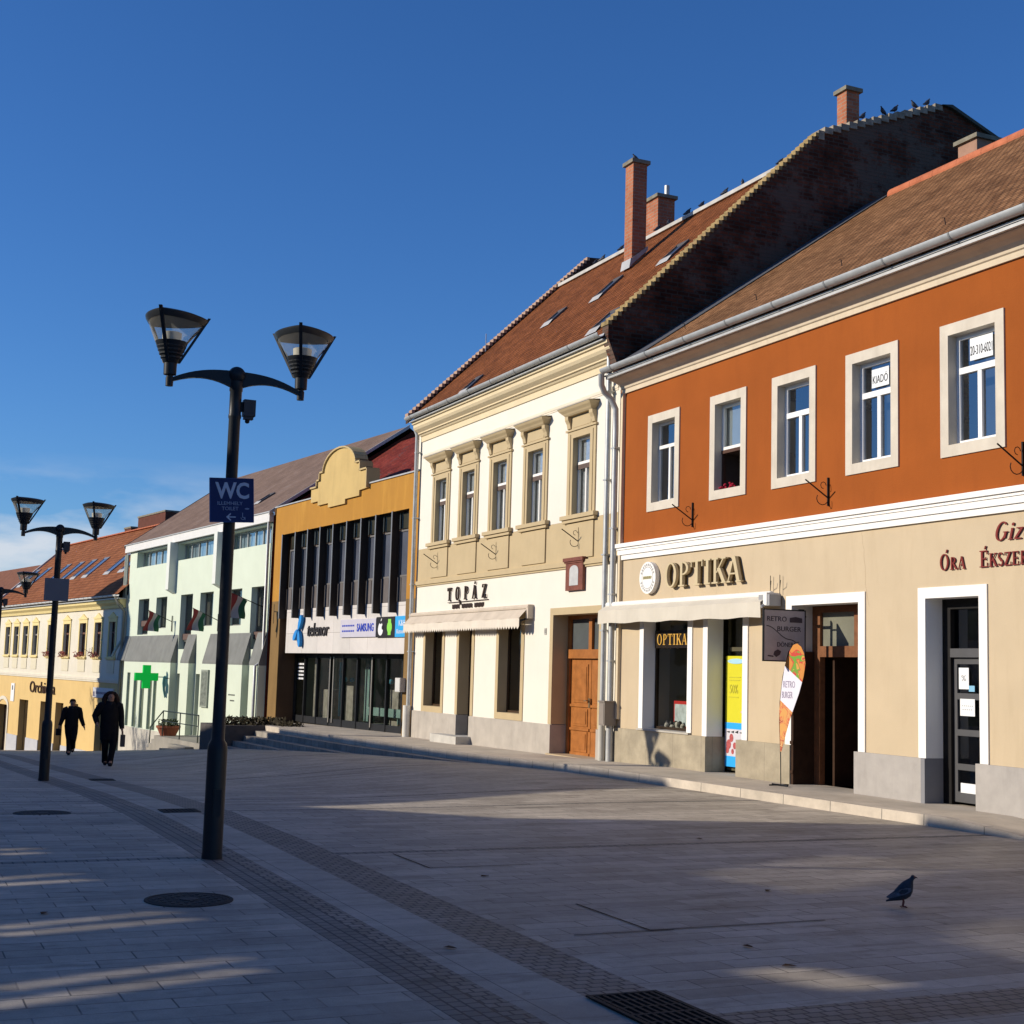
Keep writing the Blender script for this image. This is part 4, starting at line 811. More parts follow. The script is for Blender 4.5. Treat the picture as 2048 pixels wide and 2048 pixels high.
# raised arch outline where an older roof met the fire wall
chimney(th,-28.88,-28.50,15.82,16.20,11.2,14.05,BRICK,cap=.06)
MB(WORLD).xprism([(15.74,11.42),(15.82,11.5),(15.82,11.68),(15.78,11.66)],-28.91,-28.47).xprism([(15.80,11.5),(16.24,11.92),(16.24,12.02),(15.80,11.66)],-28.50,-28.465).build('chimney_flashing',ZINCL,th)
c=chimney(th,-31.15,-30.45,17.65,18.15,12.6,14.10,BRICK,cap=.06); MB(WORLD).tube([(-30.6,18,14.19),(-30.6,18,14.5)],.07,8).build('chimney_flue',ZINCL,c)
chimney(th,-24.72,-24.38,18.95,19.3,12.9,14.94,BRICK,cap=.06)
MB(WORLD).box(-33.6,-33.1,17.45,18.0,12.5,13.15).build('vent_stack',mat('dark_vent',(.04,.035,.03),.8,.2),rf)
MB(WORLD).tube([(-35.1,14.9,10.6),(-35.1,14.9,11.1)],.012,5).build('aerial',ZINC,rf)
# gutters' downpipes
g=MB(WORLD); g.tube([(-24.42,13.09,8.2),(-24.42,13.09,.95)],.055,12,); 
for z in (7.4,5.6,4.1,2.6,1.2): g.box(-24.49,-24.35,13.03,13.2,z,z+.03)
g.build('downpipe',ZINC,th,True)
g=MB(WORLD); g.tube([(-24.42,13.09,.96),(-24.42,13.09,-.1)],.07,12); g.build('downpipe_foot',mat('pale_iron_pipe',(.50,.48,.42),.6,.1),th,True)
g=MB(WORLD); g.tube([(-24.02,12.70,7.66),(-24.08,12.74,7.45),(-24.16,12.85,7.33),(-24.14,13.0,7.2),(-24.10,13.08,7.0),(-24.10,13.09,6.6),(-24.10,13.09,.95)],.06,12)
for z in (6.2,4.6,3.3,2.0): g.box(-24.18,-24.02,13.03,13.2,z,z+.03)
g.tube([(-24.10,13.09,.97),(-24.10,13.09,-.05)],.072,12); g.build('downpipe',ZINC,oh,True)
MB(WORLD).box(-23.98,-23.90,13.13,13.2,.9,7.3).build('corner_strip',mat('corner_cream',(.66,.55,.38),.8,.1),oh)
t=thing('utility_box',(-24.05,13.0,.75),'small grey-brown utility box at the foot of the downpipes by the orange house','utility box')
MB(WORLD).box(-24.20,-23.97,12.90,13.15,.77,1.22).box(-24.22,-23.95,12.88,13.17,1.22,1.245).build('box',mat('box_greybrown',(.24,.21,.18),.5,.1),t); MB(WORLD).box(-24.17,-24.0,12.893,12.898,.8,1.19).build('box_door',mat('box_door',(.27,.235,.20),.5,.1),t)
g=MB(WORLD); g.tube([(-35.42,13.0,8.3),(-35.40,13.08,8.1),(-35.38,13.09,.75)],.055,12)
for z in (7.6,5.8,4.0,2.2): g.box(-35.45,-35.31,13.03,13.2,z,z+.03)
g.build('downpipe',ZINC,th,True)
MB(WORLD).tube([(-35.40,13.06,.78),(-35.40,13.06,-.12)],.10,14).build('downpipe_foot',mat('white_iron_pipe',(.68,.66,.60),.6,.1),th,True)
# ================================================================ OCHRE SHOP BUILDING
FT=frame(-35.4,13.2,0,4.5)
tb=thing('shop_building',FT(-11.6,0,0),'ochre concrete shop building with dark vertical fins and curved cream gable ornament','shop')
OCH=mat('ochre_concrete',(.42,.20,.030),.75,.10,.6,.15,30,stain=.55,dark=(.58,.31,.05))
OBR=mat('brown_concrete',(.22,.135,.05),.8,.12,1.2,.15,30,stain=.3)
OBD=mat('dark_brown_cladding',(.095,.055,.03),.7,.15,2)
g=MB(FT); g.box(-11.6,0,-.0,.5,6.15,7.13).box(-11.6,-10.75,0,.95,3.9,6.15).box(-.62,0,0,.95,3.65,6.15); g.build('upper_frame',OCH,tb)
MB(FT).box(-11.6,-10.75,0,.95,-.3,3.9).build('lower_pillar',OBR,tb); MB(FT).box(-.62,0,0,.95,-.1,3.65).build('lower_pillar',OBR,tb)
MB(FT).box(-10.75,-10.74,.02,.66,-.15,6.15).build('inner_cladding',OBD,tb)
MB(FT).box(-11.65,.0,-.04,.3,7.13,7.17).build('parapet_cap',ZINCL,tb)
MB(FT).box(-11.72,-11.6,-.03,.9,6.9,7.1).build('parapet_end',OBD,tb)
# ornament
GCR=mat('cream_gable',(.54,.385,.155),.8,.08,1.5,.1,40,stain=.3)
def gable(grow):
    L_=[]; A=[(-8.12,6.98),(-8.12,7.42),(-7.55,7.42),(-7.55,7.62),(-7.32,7.62),(-7.32,7.85)]
    L_+=A; cx=-5.72;
    for k in range(0,17):
        a=pi-pi*k/16; L_.append((cx+1.32*cos(a),7.85+.62*sin(a)))
    L_+=[(-4.36,7.85),(-4.05,7.85),(-4.05,7.58),(-3.5,7.58),(-3.5,7.02),(-4.1,7.0),(-4.1,6.84),(-5.2,6.84),(-5.2,6.70),(-6.6,6.70),(-6.6,6.84),(-7.5,6.84),(-7.5,6.98)]
    return L_
def gtop(): return [(x,z) for x,z in gable(0)]
g=MB(FT); g.prism(gtop(),-.07,.02)
g.build('gable_ornament',GCR,tb)
g=MB(FT); P_=[p for p in gable(0)][:30]
cap=[p for p in gable(0)[1:28]]
for p,q in zip(cap,cap[1:]):
    d=math.hypot(q[0]-p[0],q[1]-p[1])
    if d<.01: continue
    nx,nz=-(q[1]-p[1])/d,(q[0]-p[0])/d; g.prism([p,q,(q[0]+nx*.05,q[1]+nz*.05),(p[0]+nx*.05,p[1]+nz*.05)],-.13,.30)
g.build('gable_edge',mat('gable_edge',(.50,.38,.19),.8,.1),tb)
pk=[(x,z) for x,z in gable(0) if z>=7.0]; 
MB(FT).prism([(-8.1,7.0),(-8.1,7.4),(-7.3,7.6),(-7.3,7.8),(-7.0,8.1),(-6.4,8.35),(-5.7,8.42),(-5.0,8.35),(-4.5,8.1),(-4.2,7.8),(-3.55,7.55),(-3.55,7.0)],.03,.28).build('gable_back',mat('gable_back_dark',(.05,.045,.04),.8,.2),tb)
# upper storey
MB(FT).wall(-10.75,-.62,3.5,6.15,[],y=.24).build('recess_wall',OBD,tb)
MB(FT).quad((-10.75,0.0,6.149),(-.62,0,6.149),(-.62,.95,6.149),(-10.75,.95,6.149)).build('recess_soffit',OBD,tb)
MB(FT).box(-10.74,-.62,.17,.20,3.61,4.30).build('spandrel',mat('spandrel_grey',(.13,.115,.11),.6,.2,2),tb)
g=MB(FT)
for k in range(24): x=-10.6+k*.42; g.box(x,x+.02,.158,.1695,3.62,4.28)
g.build('spandrel_ribs',mat('spandrel_rib',(.07,.06,.06),.6,.1),tb)
fins=[-10.64,-9.38,-8.23,-7.13,-6.03,-4.92,-3.81,-2.72,-1.57]
FINM=mat('fin_dark',(.035,.027,.022),.5,.15); FINE=mat('fin_edge',(.30,.28,.26),.35,.1,metal=.6)
for i,x in enumerate(fins):
    f=MB(FT).box(x-.03,x+.03,-.08,.14,3.30,6.14).build('facade_fin',FINM,tb)
    MB(FT).box(x-.034,x+.034,-.095,-.081,3.30,6.14).build('fin_edge',FINE,f)
bays=list(zip([-10.74]+fins,fins+[-.62]))
UG=mat('bluish_office_glass',(.10,.11,.14),.10,.35,.7,spec=.7)
for a,b in bays[1:]:
    w_=min(b-a,1.16)
    f=MB(FT); x0,x1=b-w_+.06,b-.04; f.box(x0,x0+.04,.16,.2,4.3,5.62).box(x1-.04,x1,.16,.2,4.3,5.62).box(x0+.04,x1-.04,.16,.2,5.57,5.62).box(x0+.04,x1-.04,.16,.2,4.3,4.35); o=f.build('window',FINE if False else mat('office_frame',(.16,.15,.14),.5,.1),tb)
    MB(FT).quad((x0+.03,.19,4.33),(x1-.03,.19,4.33),(x1-.03,.19,5.6),(x0+.03,.19,5.6)).build('pane',UG,o)
    MB(FT).quad((x0,.20,5.66),(x1,.20,5.66),(x1,.20,6.12),(x0,.20,6.12)).build('upper_pane',mat('dark_top_glass',(.035,.035,.026),.35,.4,1.3,spec=.2),o)
# sign fascia
MAR_=tiles('pale_stone_cladding',(.62,.58,.54),(.57,.54,.50),(.34,.31,.28),1.35,.70,.008,.2,.6,0,.10,None,.8,.004)
MB(FT).box(-10.5,-.58,.155,.60,2.16,3.60).build('sign_fascia',MAR_,tb)
MB(FT).quad((-10.75,.16,2.155),(-.62,.16,2.155),(-.62,1.6,2.155),(-10.75,1.6,2.155)).build('porch_soffit',OBD,tb)
t=sign_thing('shop_sign',FT(-8.5,0,2.4),'blue propeller emblem and black script letters on pale stone fascia')
BLU=mat('emblem_blue',(.03,.25,.62),.45,.1)
def petal(cx,cz,ang,l,w): return [(cx+ (l*(1-cos(a))/2)*cos(ang)-w*sin(a)*(.5+.5*sin(a/2))*sin(ang), cz+(l*(1-cos(a))/2)*sin(ang)+w*sin(a)*(.5+.5*sin(a/2))*cos(ang)) for a in [2*pi*k/20 for k in range(20)]]
g=MB(FT); g.prism(petal(-9.05,2.90,R(62),.55,.13),.02,.12).prism(petal(-9.1,2.92,R(222),.50,.12),.018,.12).prism(petal(-9.02,2.90,R(283),.56,.13),.022,.12); g.build('emblem',BLU,t)
g=MB(FT); add_text(g,'telenor',-8.42,.16,2.70,.42,1.85,.05,shear=.2,bold=.0); g.build('letters',mat('script_dark',(.05,.045,.045),.5,.1),t)
t=sign_thing('advert_panel',FT(-4.2,0,2.65),'wide pale advert panel with blue capital letters on stone fascia')
MB(FT).box(-5.55,-2.85,.10,.155,2.64,3.17).build('panel',mat('panel_lilac',(.52,.50,.56),.5,.05),t)
g=MB(FT); add_text(g,'SAMSUNG',-4.25,.099,2.80,.24,1.25,.006,bold=.03)
for zz in (2.96,2.80): 
    for k in range(7): g.box(-5.4+k*.14,-5.3+k*.14,.094,.099,zz,zz+.05)
g.build('letters',mat('advert_blue',(.03,.06,.42),.5,.05),t)
t=sign_thing('advert_panel',FT(-2.1,0,2.65),'black panel with white apple and green watch symbols beside the blue panel')
MB(FT).box(-2.82,-1.52,.10,.155,2.62,3.20).build('panel',INK,t)
g=MB(FT); ap=[(-2.5+.17*cos(a)*(1-.12*sin(a)),2.86+.19*sin(a)-(.05 if abs(a-pi/2)<.3 else 0)) for a in [2*pi*k/24 for k in range(24)]]
ap=[p for p in ap]; g.prism(ap,.094,.099).prism([(-2.5,3.07),(-2.44,3.10),(-2.42,3.17),(-2.48,3.13)],.094,.099); g.build('apple_symbol',mat('symbol_white',(.75,.75,.75),.5,.03),t)
MB(FT).prism([(-2.35+.07*cos(a),2.90+.07*sin(a)) for a in [2*pi*k/12 for k in range(12)]],.0925,.0938).build('apple_bite',INK,t)
g=MB(FT); g.prism([(-1.88+.17*cos(a),2.90+.17*sin(a)) for a in [2*pi*k/20 for k in range(20)]],.094,.099).box(-1.98,-1.78,.0945,.099,2.68,3.13); g.build('watch_symbol',mat('symbol_green',(.25,.65,.08),.5,.05),t)
t=sign_thing('advert_panel',FT(-1,0,2.65),'bright blue panel with white lettering at the right end of the fascia')
MB(FT).box(-1.50,-.66,.10,.155,2.62,3.20).build('panel',mat('panel_blue',(.04,.36,.72),.5,.05),t)
g=MB(FT); add_text(g,'K&H',-1.25,.099,2.93,.16,.42,.004); add_text(g,'Biztosító',-1.38,.099,2.72,.11,.62,.004); g.build('letters',mat('letters_white',(.8,.8,.82),.5,.03),t)
# glazed shopfront
room(tb,FT,-10.75,-.62,-.1,2.16,.70,4.5,mat('telecom_room',(.34,.40,.37),.8,.4,.8),'shop_interior')
ml=[-10.72,-9.8,-8.68,-7.57,-6.46,-5.32,-4.22,-3.12,-2.0,-.9]
g=MB(FT)
for x in ml: g.box(x-.035,x+.035,.60,.70,-.1,2.16)
g.box(-10.72,-.62,.62,.69,-.1,.12).box(-10.72,-.62,.62,.69,2.02,2.16); sf=g.build('shopfront_frame',DARKM,tb)
g=MB(FT)
for x in (-7.50,-7.2,-4.15): g.box(x-.03,x+.03,.585,.60,.0,2.06)
g.build('bright_mullion',mat('steel_bright',(.42,.39,.34),.35,.1,metal=.6),sf)
MB(FT).quad((-10.72,.665,.0),(-.62,.665,.0),(-.62,.665,2.1),(-10.72,.665,2.1)).build('pane',GS,sf)
g=MB(FT); g.box(-6.3,-5.95,1.3,1.5,.1,2.1).box(-4.0,-3.3,1.4,1.5,.1,.5).box(-5.9,-3.2,1.28,1.3,.3,.55).box(-2.9,-.7,1.28,1.3,.25,.6).box(-3.0,-2.1,1.4,1.42,1.3,1.7); g.build('teal_displays',mat('teal_display',(.19,.30,.29),.6,.2),tb)
g=MB(FT); g.box(-9.6,-8.9,1.2,1.8,.0,1.0).box(-8.3,-7.7,1.5,2.2,0,1.15).box(-5.0,-4.4,1.6,2.2,0,1.1).box(-2.4,-1.7,1.5,2.1,0,.95).box(-9.9,-9.6,1,1.1,0,2.0); g.build('shop_furniture',mat('shop_furniture',(.30,.28,.25),.6,.4,5),tb)
g=MB(FT)
for k,z in enumerate((1.78,1.66,1.54,1.42,1.30)):
    for j in range(4): g.box(-10.55+j*.14,-10.44+j*.14,.655,.66,z,z+.06)
g.build('window_lettering',mat('letters_white',(.8,.8,.82),.5,.03),tb)
g=MB(FT)
for x in (-7.9,-7.35,-4.3): g.ball((x,1.3,1.35),.08,n=8)
g.box(-7.45,-7.40,.9,1.0,.2,1.9); g.build('small_displays',mat('cyan_display',(.10,.35,.50),.5,.2),tb)
t=thing('utility_box',FT(-.45,-.1,1.1),'pale grey meter box on brown pillar beside the white downpipe foot','utility box')
MB(FT).box(-.78,-.45,-.16,-.001,1.12,1.50).build('box',mat('box_pale',(.55,.54,.50),.4,.1),t); MB(FT).box(-.76,-.47,-.168,-.16,1.14,1.48).build('box_door',mat('box_pale2',(.62,.61,.58),.35,.05),t)
# dark red roof behind the parapet and the house beyond it
TDR=tiles('dark_red_tiles',(.19,.028,.018),(.27,.05,.03),(.035,.012,.01),.20,.15,.012,.9,.85,.5,.5,(.09,.06,.055,1.6,.56),1.0,.03)
g=MB(FT); g.quad((-11.6,.35,6.85),(0.0,.35,6.85),(0.0,4.6,9.95),(-11.6,4.6,9.95)).quad((-11.6,4.6,9.95),(0,4.6,9.95),(0,12,7),(-11.6,12,7)); rf=g.build('roof',TDR,tb)
g=MB(FT); g.quad((0,.3,0),(0,12,0),(0,12,7.0),(0,.3,7.0)).quad((-11.6,.3,-1),(-11.6,.3,6.8),(-11.6,4.6,9.85),(-11.6,12,7),(-11.6,12,-1)).quad((-11.6,12,-1),(0,12,-1),(0,12,7),(-11.6,12,7)); g.quad((-11.6,.96,3.4),(0,.96,3.4),(0,12,3.4),(-11.6,12,3.4)).quad((-11.6,.3,7.02),(0,.3,7.02),(0,.9,7.02),(-11.6,.9,7.02)); g.build('rear_walls',OBR,tb)
for x,y in ((-2.6,1.0),(-1.5,2.6)):
    skylight(rf,x,.6,y,y+.5,lambda Y:6.85+(Y-.35)*.729,fr=FT)
# ================================================================ PALE GREEN BUILDING
FG=frame(-47.25,12.27,0,5.8)
gb=thing('office_building',FG(-18.5,0,-2.4),'pale green three-storey building with ribbon windows and sloping grey canopies','building')
GRN=mat('pale_green_stucco',(.60,.66,.53),.85,.05,1,.15,40,stain=.12,dark=(.5,.55,.42))
GWH=mat('white_fascia',(.66,.65,.62),.7,.05)
SLT=mat('canopy_slate',(.20,.205,.19),.8,.15,2,.2,30,stain=.3)
GW=[(-16.5,-14.85,2.91,4.48),(-13.74,-12.16,3.16,4.48),(-10.24,-8.65,2.28,4.48),(-7.7,-6.09,3.17,4.48),(-4.45,-2.85,3.14,4.48),(-1.86,-.30,2.28,4.48)]
GC=[(-17.2,-11.5,5.92,6.62),(-11.0,-5.4,5.92,6.62),(-5.0,-.12,5.95,6.62)]
MB(FG).wall(-18.35,-.02,1.75,6.66,[(*w_,.28) for w_ in GW]+[(*w_,.45) for w_ in GC]).build('upper_wall',GRN,gb)
GD_=[(-10.25,-9.2,-1.3,1.3,.3),(-7.75,-7.25,-1.2,1.32,.3),(-1.75,-1.12,-.9,1.33,.3)]
MB(FG).wall(-18.35,-.02,-2.7,1.75,GD_).build('lower_wall',GRN,gb)
for a,b,c,d,e in GD_:
    MB(FG).quad((a,.3,c),(b,.3,c),(b,.3,d),(a,.3,d)).build('door',mat('dark_green_door',(.03,.035,.025),.4,.2),gb)
MB(FG).box(-18.75,.02,-.16,.0,6.68,7.0).build('roof_fascia',GWH,gb)
MB(FG).box(-18.8,.05,-.20,-.05,7.0,7.04).build('eave_flashing',ZINCL,gb)
for x0,x1 in ((-11.43,-11.03),(-5.38,-5.0)):
    MB(FG).xprism([(-.33,4.72),(-.33,6.675),(0,6.675),(0,4.55)],x0,x1).build('facade_fin',mat('fin_pale',(.66,.68,.62),.8,.05),gb)
GF=mat('grey_window_frame',(.20,.20,.18),.5,.1)
for a,b,c,d in GC:
    n=6; st_=(b-a)/n
    window(gb,FG,a,b,c,d,.30,mat('white_ribbon_frame',(.34,.35,.34),.4,.1),None,[a+st_*k for k in range(1,n)],.06,GU,mat('ribbon_blind',(.34,.44,.48),.8,.25,1.3),.14,name='ribbon_window')
for a,b,c,d in GW:
    window(gb,FG,a,b,c,d,.22,GF,c+.35 if c<2.5 else None,((a+b)/2+.3,),.05,GD,mat('window_back_brown',(.14,.12,.10),.8,.4,1.5),.5)
for a in (GW[0],GW[2],GW[5]):
    MB(FG).box(a[0]+.02,a[1]-.02,.14,.22,a[2]+.38,a[2]+.62).build('window_panel',mat('panel_brown',(.13,.085,.07),.7,.1),gb)
BLK_=[(-17.35,-10.30),(-8.95,-7.90),(-6.15,-1.70),(-.95,-.03)]
for i,(a,b) in enumerate(BLK_):
    al=a-.05
    g=MB(FG); g.xprism([(0,2.86),(-.27,1.80),(-.27,1.72),(0,1.72)],al,b); 
    c_=g.build('sloping_canopy',SLT,gb)
    zb=-2.7
    if i==0:
        g=MB(FG); sl_=[(-16.7,-16.2),(-15.6,-15.0),(-14.55,-13.9),(-13.3,-12.75),(-12.55,-12.06)]
        g.wall(a,b,-1.10,1.719,[(p,q,-1.08,1.24,.09) for p,q in sl_],y=-.27); g.quad((b,-.27,-2.7),(b,0,-2.7),(b,0,1.719),(b,-.27,1.719)).quad((a,-.27,-2.7),(a,0,-2.7),(a,0,1.719),(a,-.27,1.719))
        g.quad((a,-.05,-1.1),(b,-.05,-1.1),(b,-.05,1.3),(a,-.05,1.3)) if 0 else None
        g.build('projecting_bay',GRN,gb)
        for p,q in sl_: MB(FG).quad((p,-.185,-1.08),(q,-.185,-1.08),(q,-.185,1.24),(p,-.185,1.24)).build('slot_window',mat('slot_glass_green',(.14,.17,.12),.25,.3,1.5,spec=.6),gb)
        MB(FG).box(a-.02,b+.0,-.32,-.0,-2.7,-1.10).build('plinth',mat('plinth_pale',(.52,.49,.42),.9,.12,1.5,stain=.3),gb)
    else:
        MB(FG).box(a,b,-.27,-.001,zb,1.719).build('projecting_bay',GRN,gb)
g=MB(FG); g.xprism([(0,2.86),(-.27,1.80),(-.27,1.76)],-18.75,-17.45); g.build('sloping_canopy',SLT,gb)
g=MB(FG); g.quad((-18.35,0,-2.9),(-18.35,0,6.7),(-18.35,5.2,10.3),(-18.35,9,7),(-18.35,9,-2.9)); g.quad((-.01,0,-1.5),(-.01,0,6.9),(-.01,5.25,10.45),(-.01,10,7),(-.01,10,-1.5)); g.quad((-18.35,10,-2.9),(0,10,-2.9),(0,10,7),(-18.35,10,7)); g.quad((-18.35,.5,5.0),(0,.5,5.0),(0,10,5),(-18.35,10,5)); g.build('gable_wall',mat('maroon_gable',(.10,.022,.012),.8,.15),gb)
RTB=tiles('brown_grey_shingle',(.185,.125,.095),(.22,.150,.115),(.10,.07,.055),.30,.19,.008,.4,.9,.5,.22,(.21,.165,.14,.7,.60),.7,.015)
g=MB(FG); s_=(10.62-7.03)/5.05
def gr_(Y): return 7.04+(Y+.15)*.69
g.quad((-18.7,-.18,gr_(-.18)),(.02,-.18,gr_(-.18)),(.02,5.02,gr_(5.02)),(-18.7,4.75,gr_(5.02)-.02)); g.quad((-18.7,4.75,gr_(5.02)-.02),(.02,5.02,gr_(5.02)),(.02,11,6.6),(-18.7,11,6.6)); rf=g.build('roof',RTB,gb)
g=MB(FG); g.xprism([(-.2,gr_(-.2)-.10),(-.2,gr_(-.2)+.03),(5.05,gr_(5.05)+.03),(5.05,gr_(5.05)-.10)],.02,.10); g.build('verge_board',ZINCL,rf)
MB(FG).xprism([(-.2,gr_(-.2)-.12),(-.2,gr_(-.2)+.02),(4.8,gr_(5.05)+.02),(4.8,gr_(5.05)-.12)],-18.78,-18.7).build('verge_board',DARKM,rf)
skylight(rf,-4.25,.55,.95,1.5,gr_,fr=FG)
g=MB(FG); g.tube([(-.16,-.1,6.7),(-.12,-.1,1.9),(-.14,-.36,1.7),(-.14,-.36,-.4)],.055,10); g.build('downpipe',ZINC,gb,True)
for dx in (-18.55,-18.75,-18.95): MB(FG).tube([(dx,-.05,6.6),(dx,-.05,2.6)],.05,8).build('downpipe',mat('pipe_green',(.42,.46,.38),.6,.1),gb)
MB(FG).tube([(-18.9,-.05,2.7),(-18.95,-.3,2.2),(-18.9,-.45,1.9)],.06,8).build('pipe_bend',mat('pipe_green',(.42,.46,.38),.6,.1),gb)
# menu case, small signs
t=thing('notice_case',FG(-5.9,-.3,.1),'tall narrow glazed notice case on the pale green wall','notice case')
MB(FG).box(-6.05,-5.25,-.34,-.271,.1,1.5).build('case',mat('case_grey',(.30,.33,.27),.5,.1),t); MB(FG).box(-5.98,-5.32,-.345,-.34,.16,1.44).build('notice',mat('notice_print',(.20,.22,.18),.4,.6,9),t)
g=MB(FG)
for k in range(6): g.box(-3.0+k*.12,-2.92+k*.12,-.275,-.27,.62,.67); g.box(-2.8+k*.08,-2.75+k*.08,-.275,-.27,.42,.47)
t=tag(g.build('wall_lettering',INK,None,origin=FG(-2.9,-.27,.4)),'two short lines of small dark lettering on pale green pier','sign') 
# pharmacy cross, perpendicular to the wall
FX=frame(*FG(-11.0,-.3,0)[:2],0,5.8-90)
t=sign_thing('pharmacy_cross',FG(-11.0,-.9,.7),'bright green pharmacy cross projecting from the pale green building','sign')
g=MB(FX); c0=.72; z0=1.13; a_=.155; b_=.47
cp=[(c0-a_,z0-b_),(c0+a_,z0-b_),(c0+a_,z0-a_),(c0+b_,z0-a_),(c0+b_,z0+a_),(c0+a_,z0+a_),(c0+a_,z0+b_),(c0-a_,z0+b_),(c0-a_,z0+a_),(c0-b_,z0+a_),(c0-b_,z0-a_),(c0-a_,z0-a_)]
g.prism(cp,-.07,.07); g.build('cross',mat('lit_green',(.0,.42,.05),.4,.05,emit=.45),t)
g=MB(FX); g.box(-.0,.26,-.015,.015,z0-.02,z0+.02); g.build('bracket_arm',ZINC,t)
t=sign_thing('hanging_sign',FG(-10.5,-.5,.4),'narrow curved teal sign hanging right of the green cross')
FX2=frame(*FG(-10.35,-.28,0)[:2],0,5.8-90)
g=MB(FX2); g.prism([(.16,1.2),(.24,1.15),(.26,.9),(.22,.6),(.14,.3),(.10,.35),(.14,.6),(.15,.9)],-.03,.03); g.build('sign_blade',mat('teal_sign',(.10,.26,.27),.5,.2),t)
MB(FX2).box(0,.2,-.01,.01,1.08,1.11).build('bracket_arm',IRON,t)
# flags
def flag(X,Z,Y0,label,flip=1.0,L_=1.0,fold=.0):
    t=thing('wall_flag',FG(X,Y0,Z),label,'flag','red, white and green flags on the building fronts')
    g=MB(FG); tip=(X-.05,Y0-L_,Z+.38); g.tube([(X,Y0,Z-.05),tip],.016,6); g.box(X-.02,X+.02,Y0-.03,Y0,Z-.45,Z+.2); g.build('pole',IRON,t)
    names=('red','white','green'); cols=((.26,.05,.045),(.44,.40,.35),(.035,.12,.06)); W_=.80; H_=.82
    def pt(u,v):
        # hangs from the outer part of the pole, gathered in soft folds
        py=Y0-L_+u*.50*L_; pz=Z+.38-u*.25
        return (X+.07*sin(6*u+4*v)*v-.15*v*(1-u)*flip+fold*v, py+.05*sin(5*v+3*u)-.10*v, pz-v*H_*(.75+.25*(1-u)))
    for s_ in range(3):
        g=MB(FG); N_=6
        for i in range(N_):
            for j in range(14):
                a=(s_*N_+i)/18; b=(s_*N_+i+1)/18; c=j/14; d=(j+1)/14
                g.quad(pt(a,c),pt(b,c),pt(b,d),pt(a,d))
        g.build(names[s_]+'_stripe',mat('flag_'+names[s_],cols[s_],.85,.08),t,True)
    return t
flag(-11.2,3.45,-.02,'tricolour flag on the pale green wall, leftmost of three')
flag(-5.3,3.40,-.02,'tricolour flag on the pale green wall, middle one just left of the near lamp post')
flag(.35,3.75,-.35,'tricolour flag at the ochre pillar, rightmost of three',L_=1.15)
# platform, steps, rail, planter
DKS=mat('platform_stone',(.30,.28,.24),.9,.15,2,.2,40)
t=thing('entrance_platform',FG(-6,-1.5,-1.6),'low stone entrance platform with steps before the pale green building','platform')
MB(FG).box(-6.4,.4,-1.9,-.28,-2.4,-.98).build('platform_slab',DKS,t)
g=MB(FG)
for k in range(3): g.box(-6.4-.33*(k+1),-6.4-.33*k,-1.9,-.28,-2.5,-1.13-.17*k)
g.build('platform_steps',DKS,t)
g=MB(FG)
for k in range(3): g.box(-3.6,-1.6,-1.9-.3*(k+1),-1.9-.3*k,-2.5,-1.13-.15*k)
g.build('front_steps',DKS,t)
t=thing('hand_rail',FG(-4,-1.7,-1),'dark iron hand rail on the platform before the green building','railing')
g=MB(FG)
for X in (-5.7,-3.6,-1.5): g.tube([(X,-1.8,-1.0),(X,-1.8,-.05)],.022,6)
g.tube([(-5.7,-1.8,-.05),(-1.5,-1.8,-.05)],.024,6).tube([(-5.7,-1.8,-.42),(-1.5,-1.8,-.42)],.018,6).tube([(-5.7,-1.8,-.05),(-7.3,-1.8,-.72)],.024,6).tube([(-7.3,-1.8,-.72),(-7.3,-1.8,-1.6)],.022,6)
g.build('rail',mat('rail_green_black',(.025,.035,.03),.5,.1),t)
t=thing('planter',FG(-6.0,-1.5,-1.1),'terracotta planter with low green shrub beside the hand rail','planter')
g=MB(FG); g.lathe((-6.15,-1.45,-1.05),[(.25,0),(.42,.36),(.45,.36),(.45,.44),(.38,.44),(.36,.40)],16); g.build('pot',mat('terracotta_pot',(.28,.09,.05),.8,.1),t)
def leaves(par,fr,box,n,sz,m,name='foliage'):
    g=MB(fr)
    for _ in range(n):
        c=Vector([random.uniform(box[i][0],box[i][1]) for i in range(3)]); a=Vector([random.gauss(0,1) for _ in range(3)]).normalized(); b=a.orthogonal().normalized(); l_=sz*random.uniform(.6,1.3)
        p=[c-a*l_,c+b*l_*.45,c+a*l_,c-b*l_*.45]; g.quad(*[tuple(q) for q in p])
    return g.build(name,m,par)
LF=mat('dark_leaves',(.045,.065,.025),.7,.5,6)
leaves(t,FG,((-6.5,-5.8),(-1.75,-1.15),(-.68,-.38)),260,.06,LF)
# low wall with hedge at the head of the steps
t=thing('planter_wall',(-43.6,10.4,-.9),'dark stone planter wall at the left end of the shop steps','wall')
g=MB(WORLD); g.box(-44.6,-42.62,9.55,9.8,-1.5,-.12).box(-44.6,-42.62,12.0,12.25,-1.5,-.12).box(-44.6,-44.35,9.8,12.0,-1.5,-.12).box(-42.87,-42.62,9.8,12.0,-1.5,-.12); g.build('stone_border',mat('dark_border_stone',(.10,.09,.085),.9,.2,3),t)
MB(WORLD).box(-44.35,-42.87,9.8,12.0,-1.5,-.2).build('soil',mat('soil',(.04,.03,.02),.95,.3),t)
t=thing('low_hedge',(-43.6,10.9,-.15),'low ragged brown-green hedge growing in the dark planter','hedge')
leaves(t,WORLD,((-44.3,-42.9),(9.85,11.95),(-.22,.10)),900,.07,mat('hedge_leaves',(.055,.045,.025),.8,.6,5))
leaves(t,WORLD,((-42.9,-41.9),(11.4,12.2),(-.2,.02)),220,.07,MATS['hedge_leaves'],'trailing_foliage')
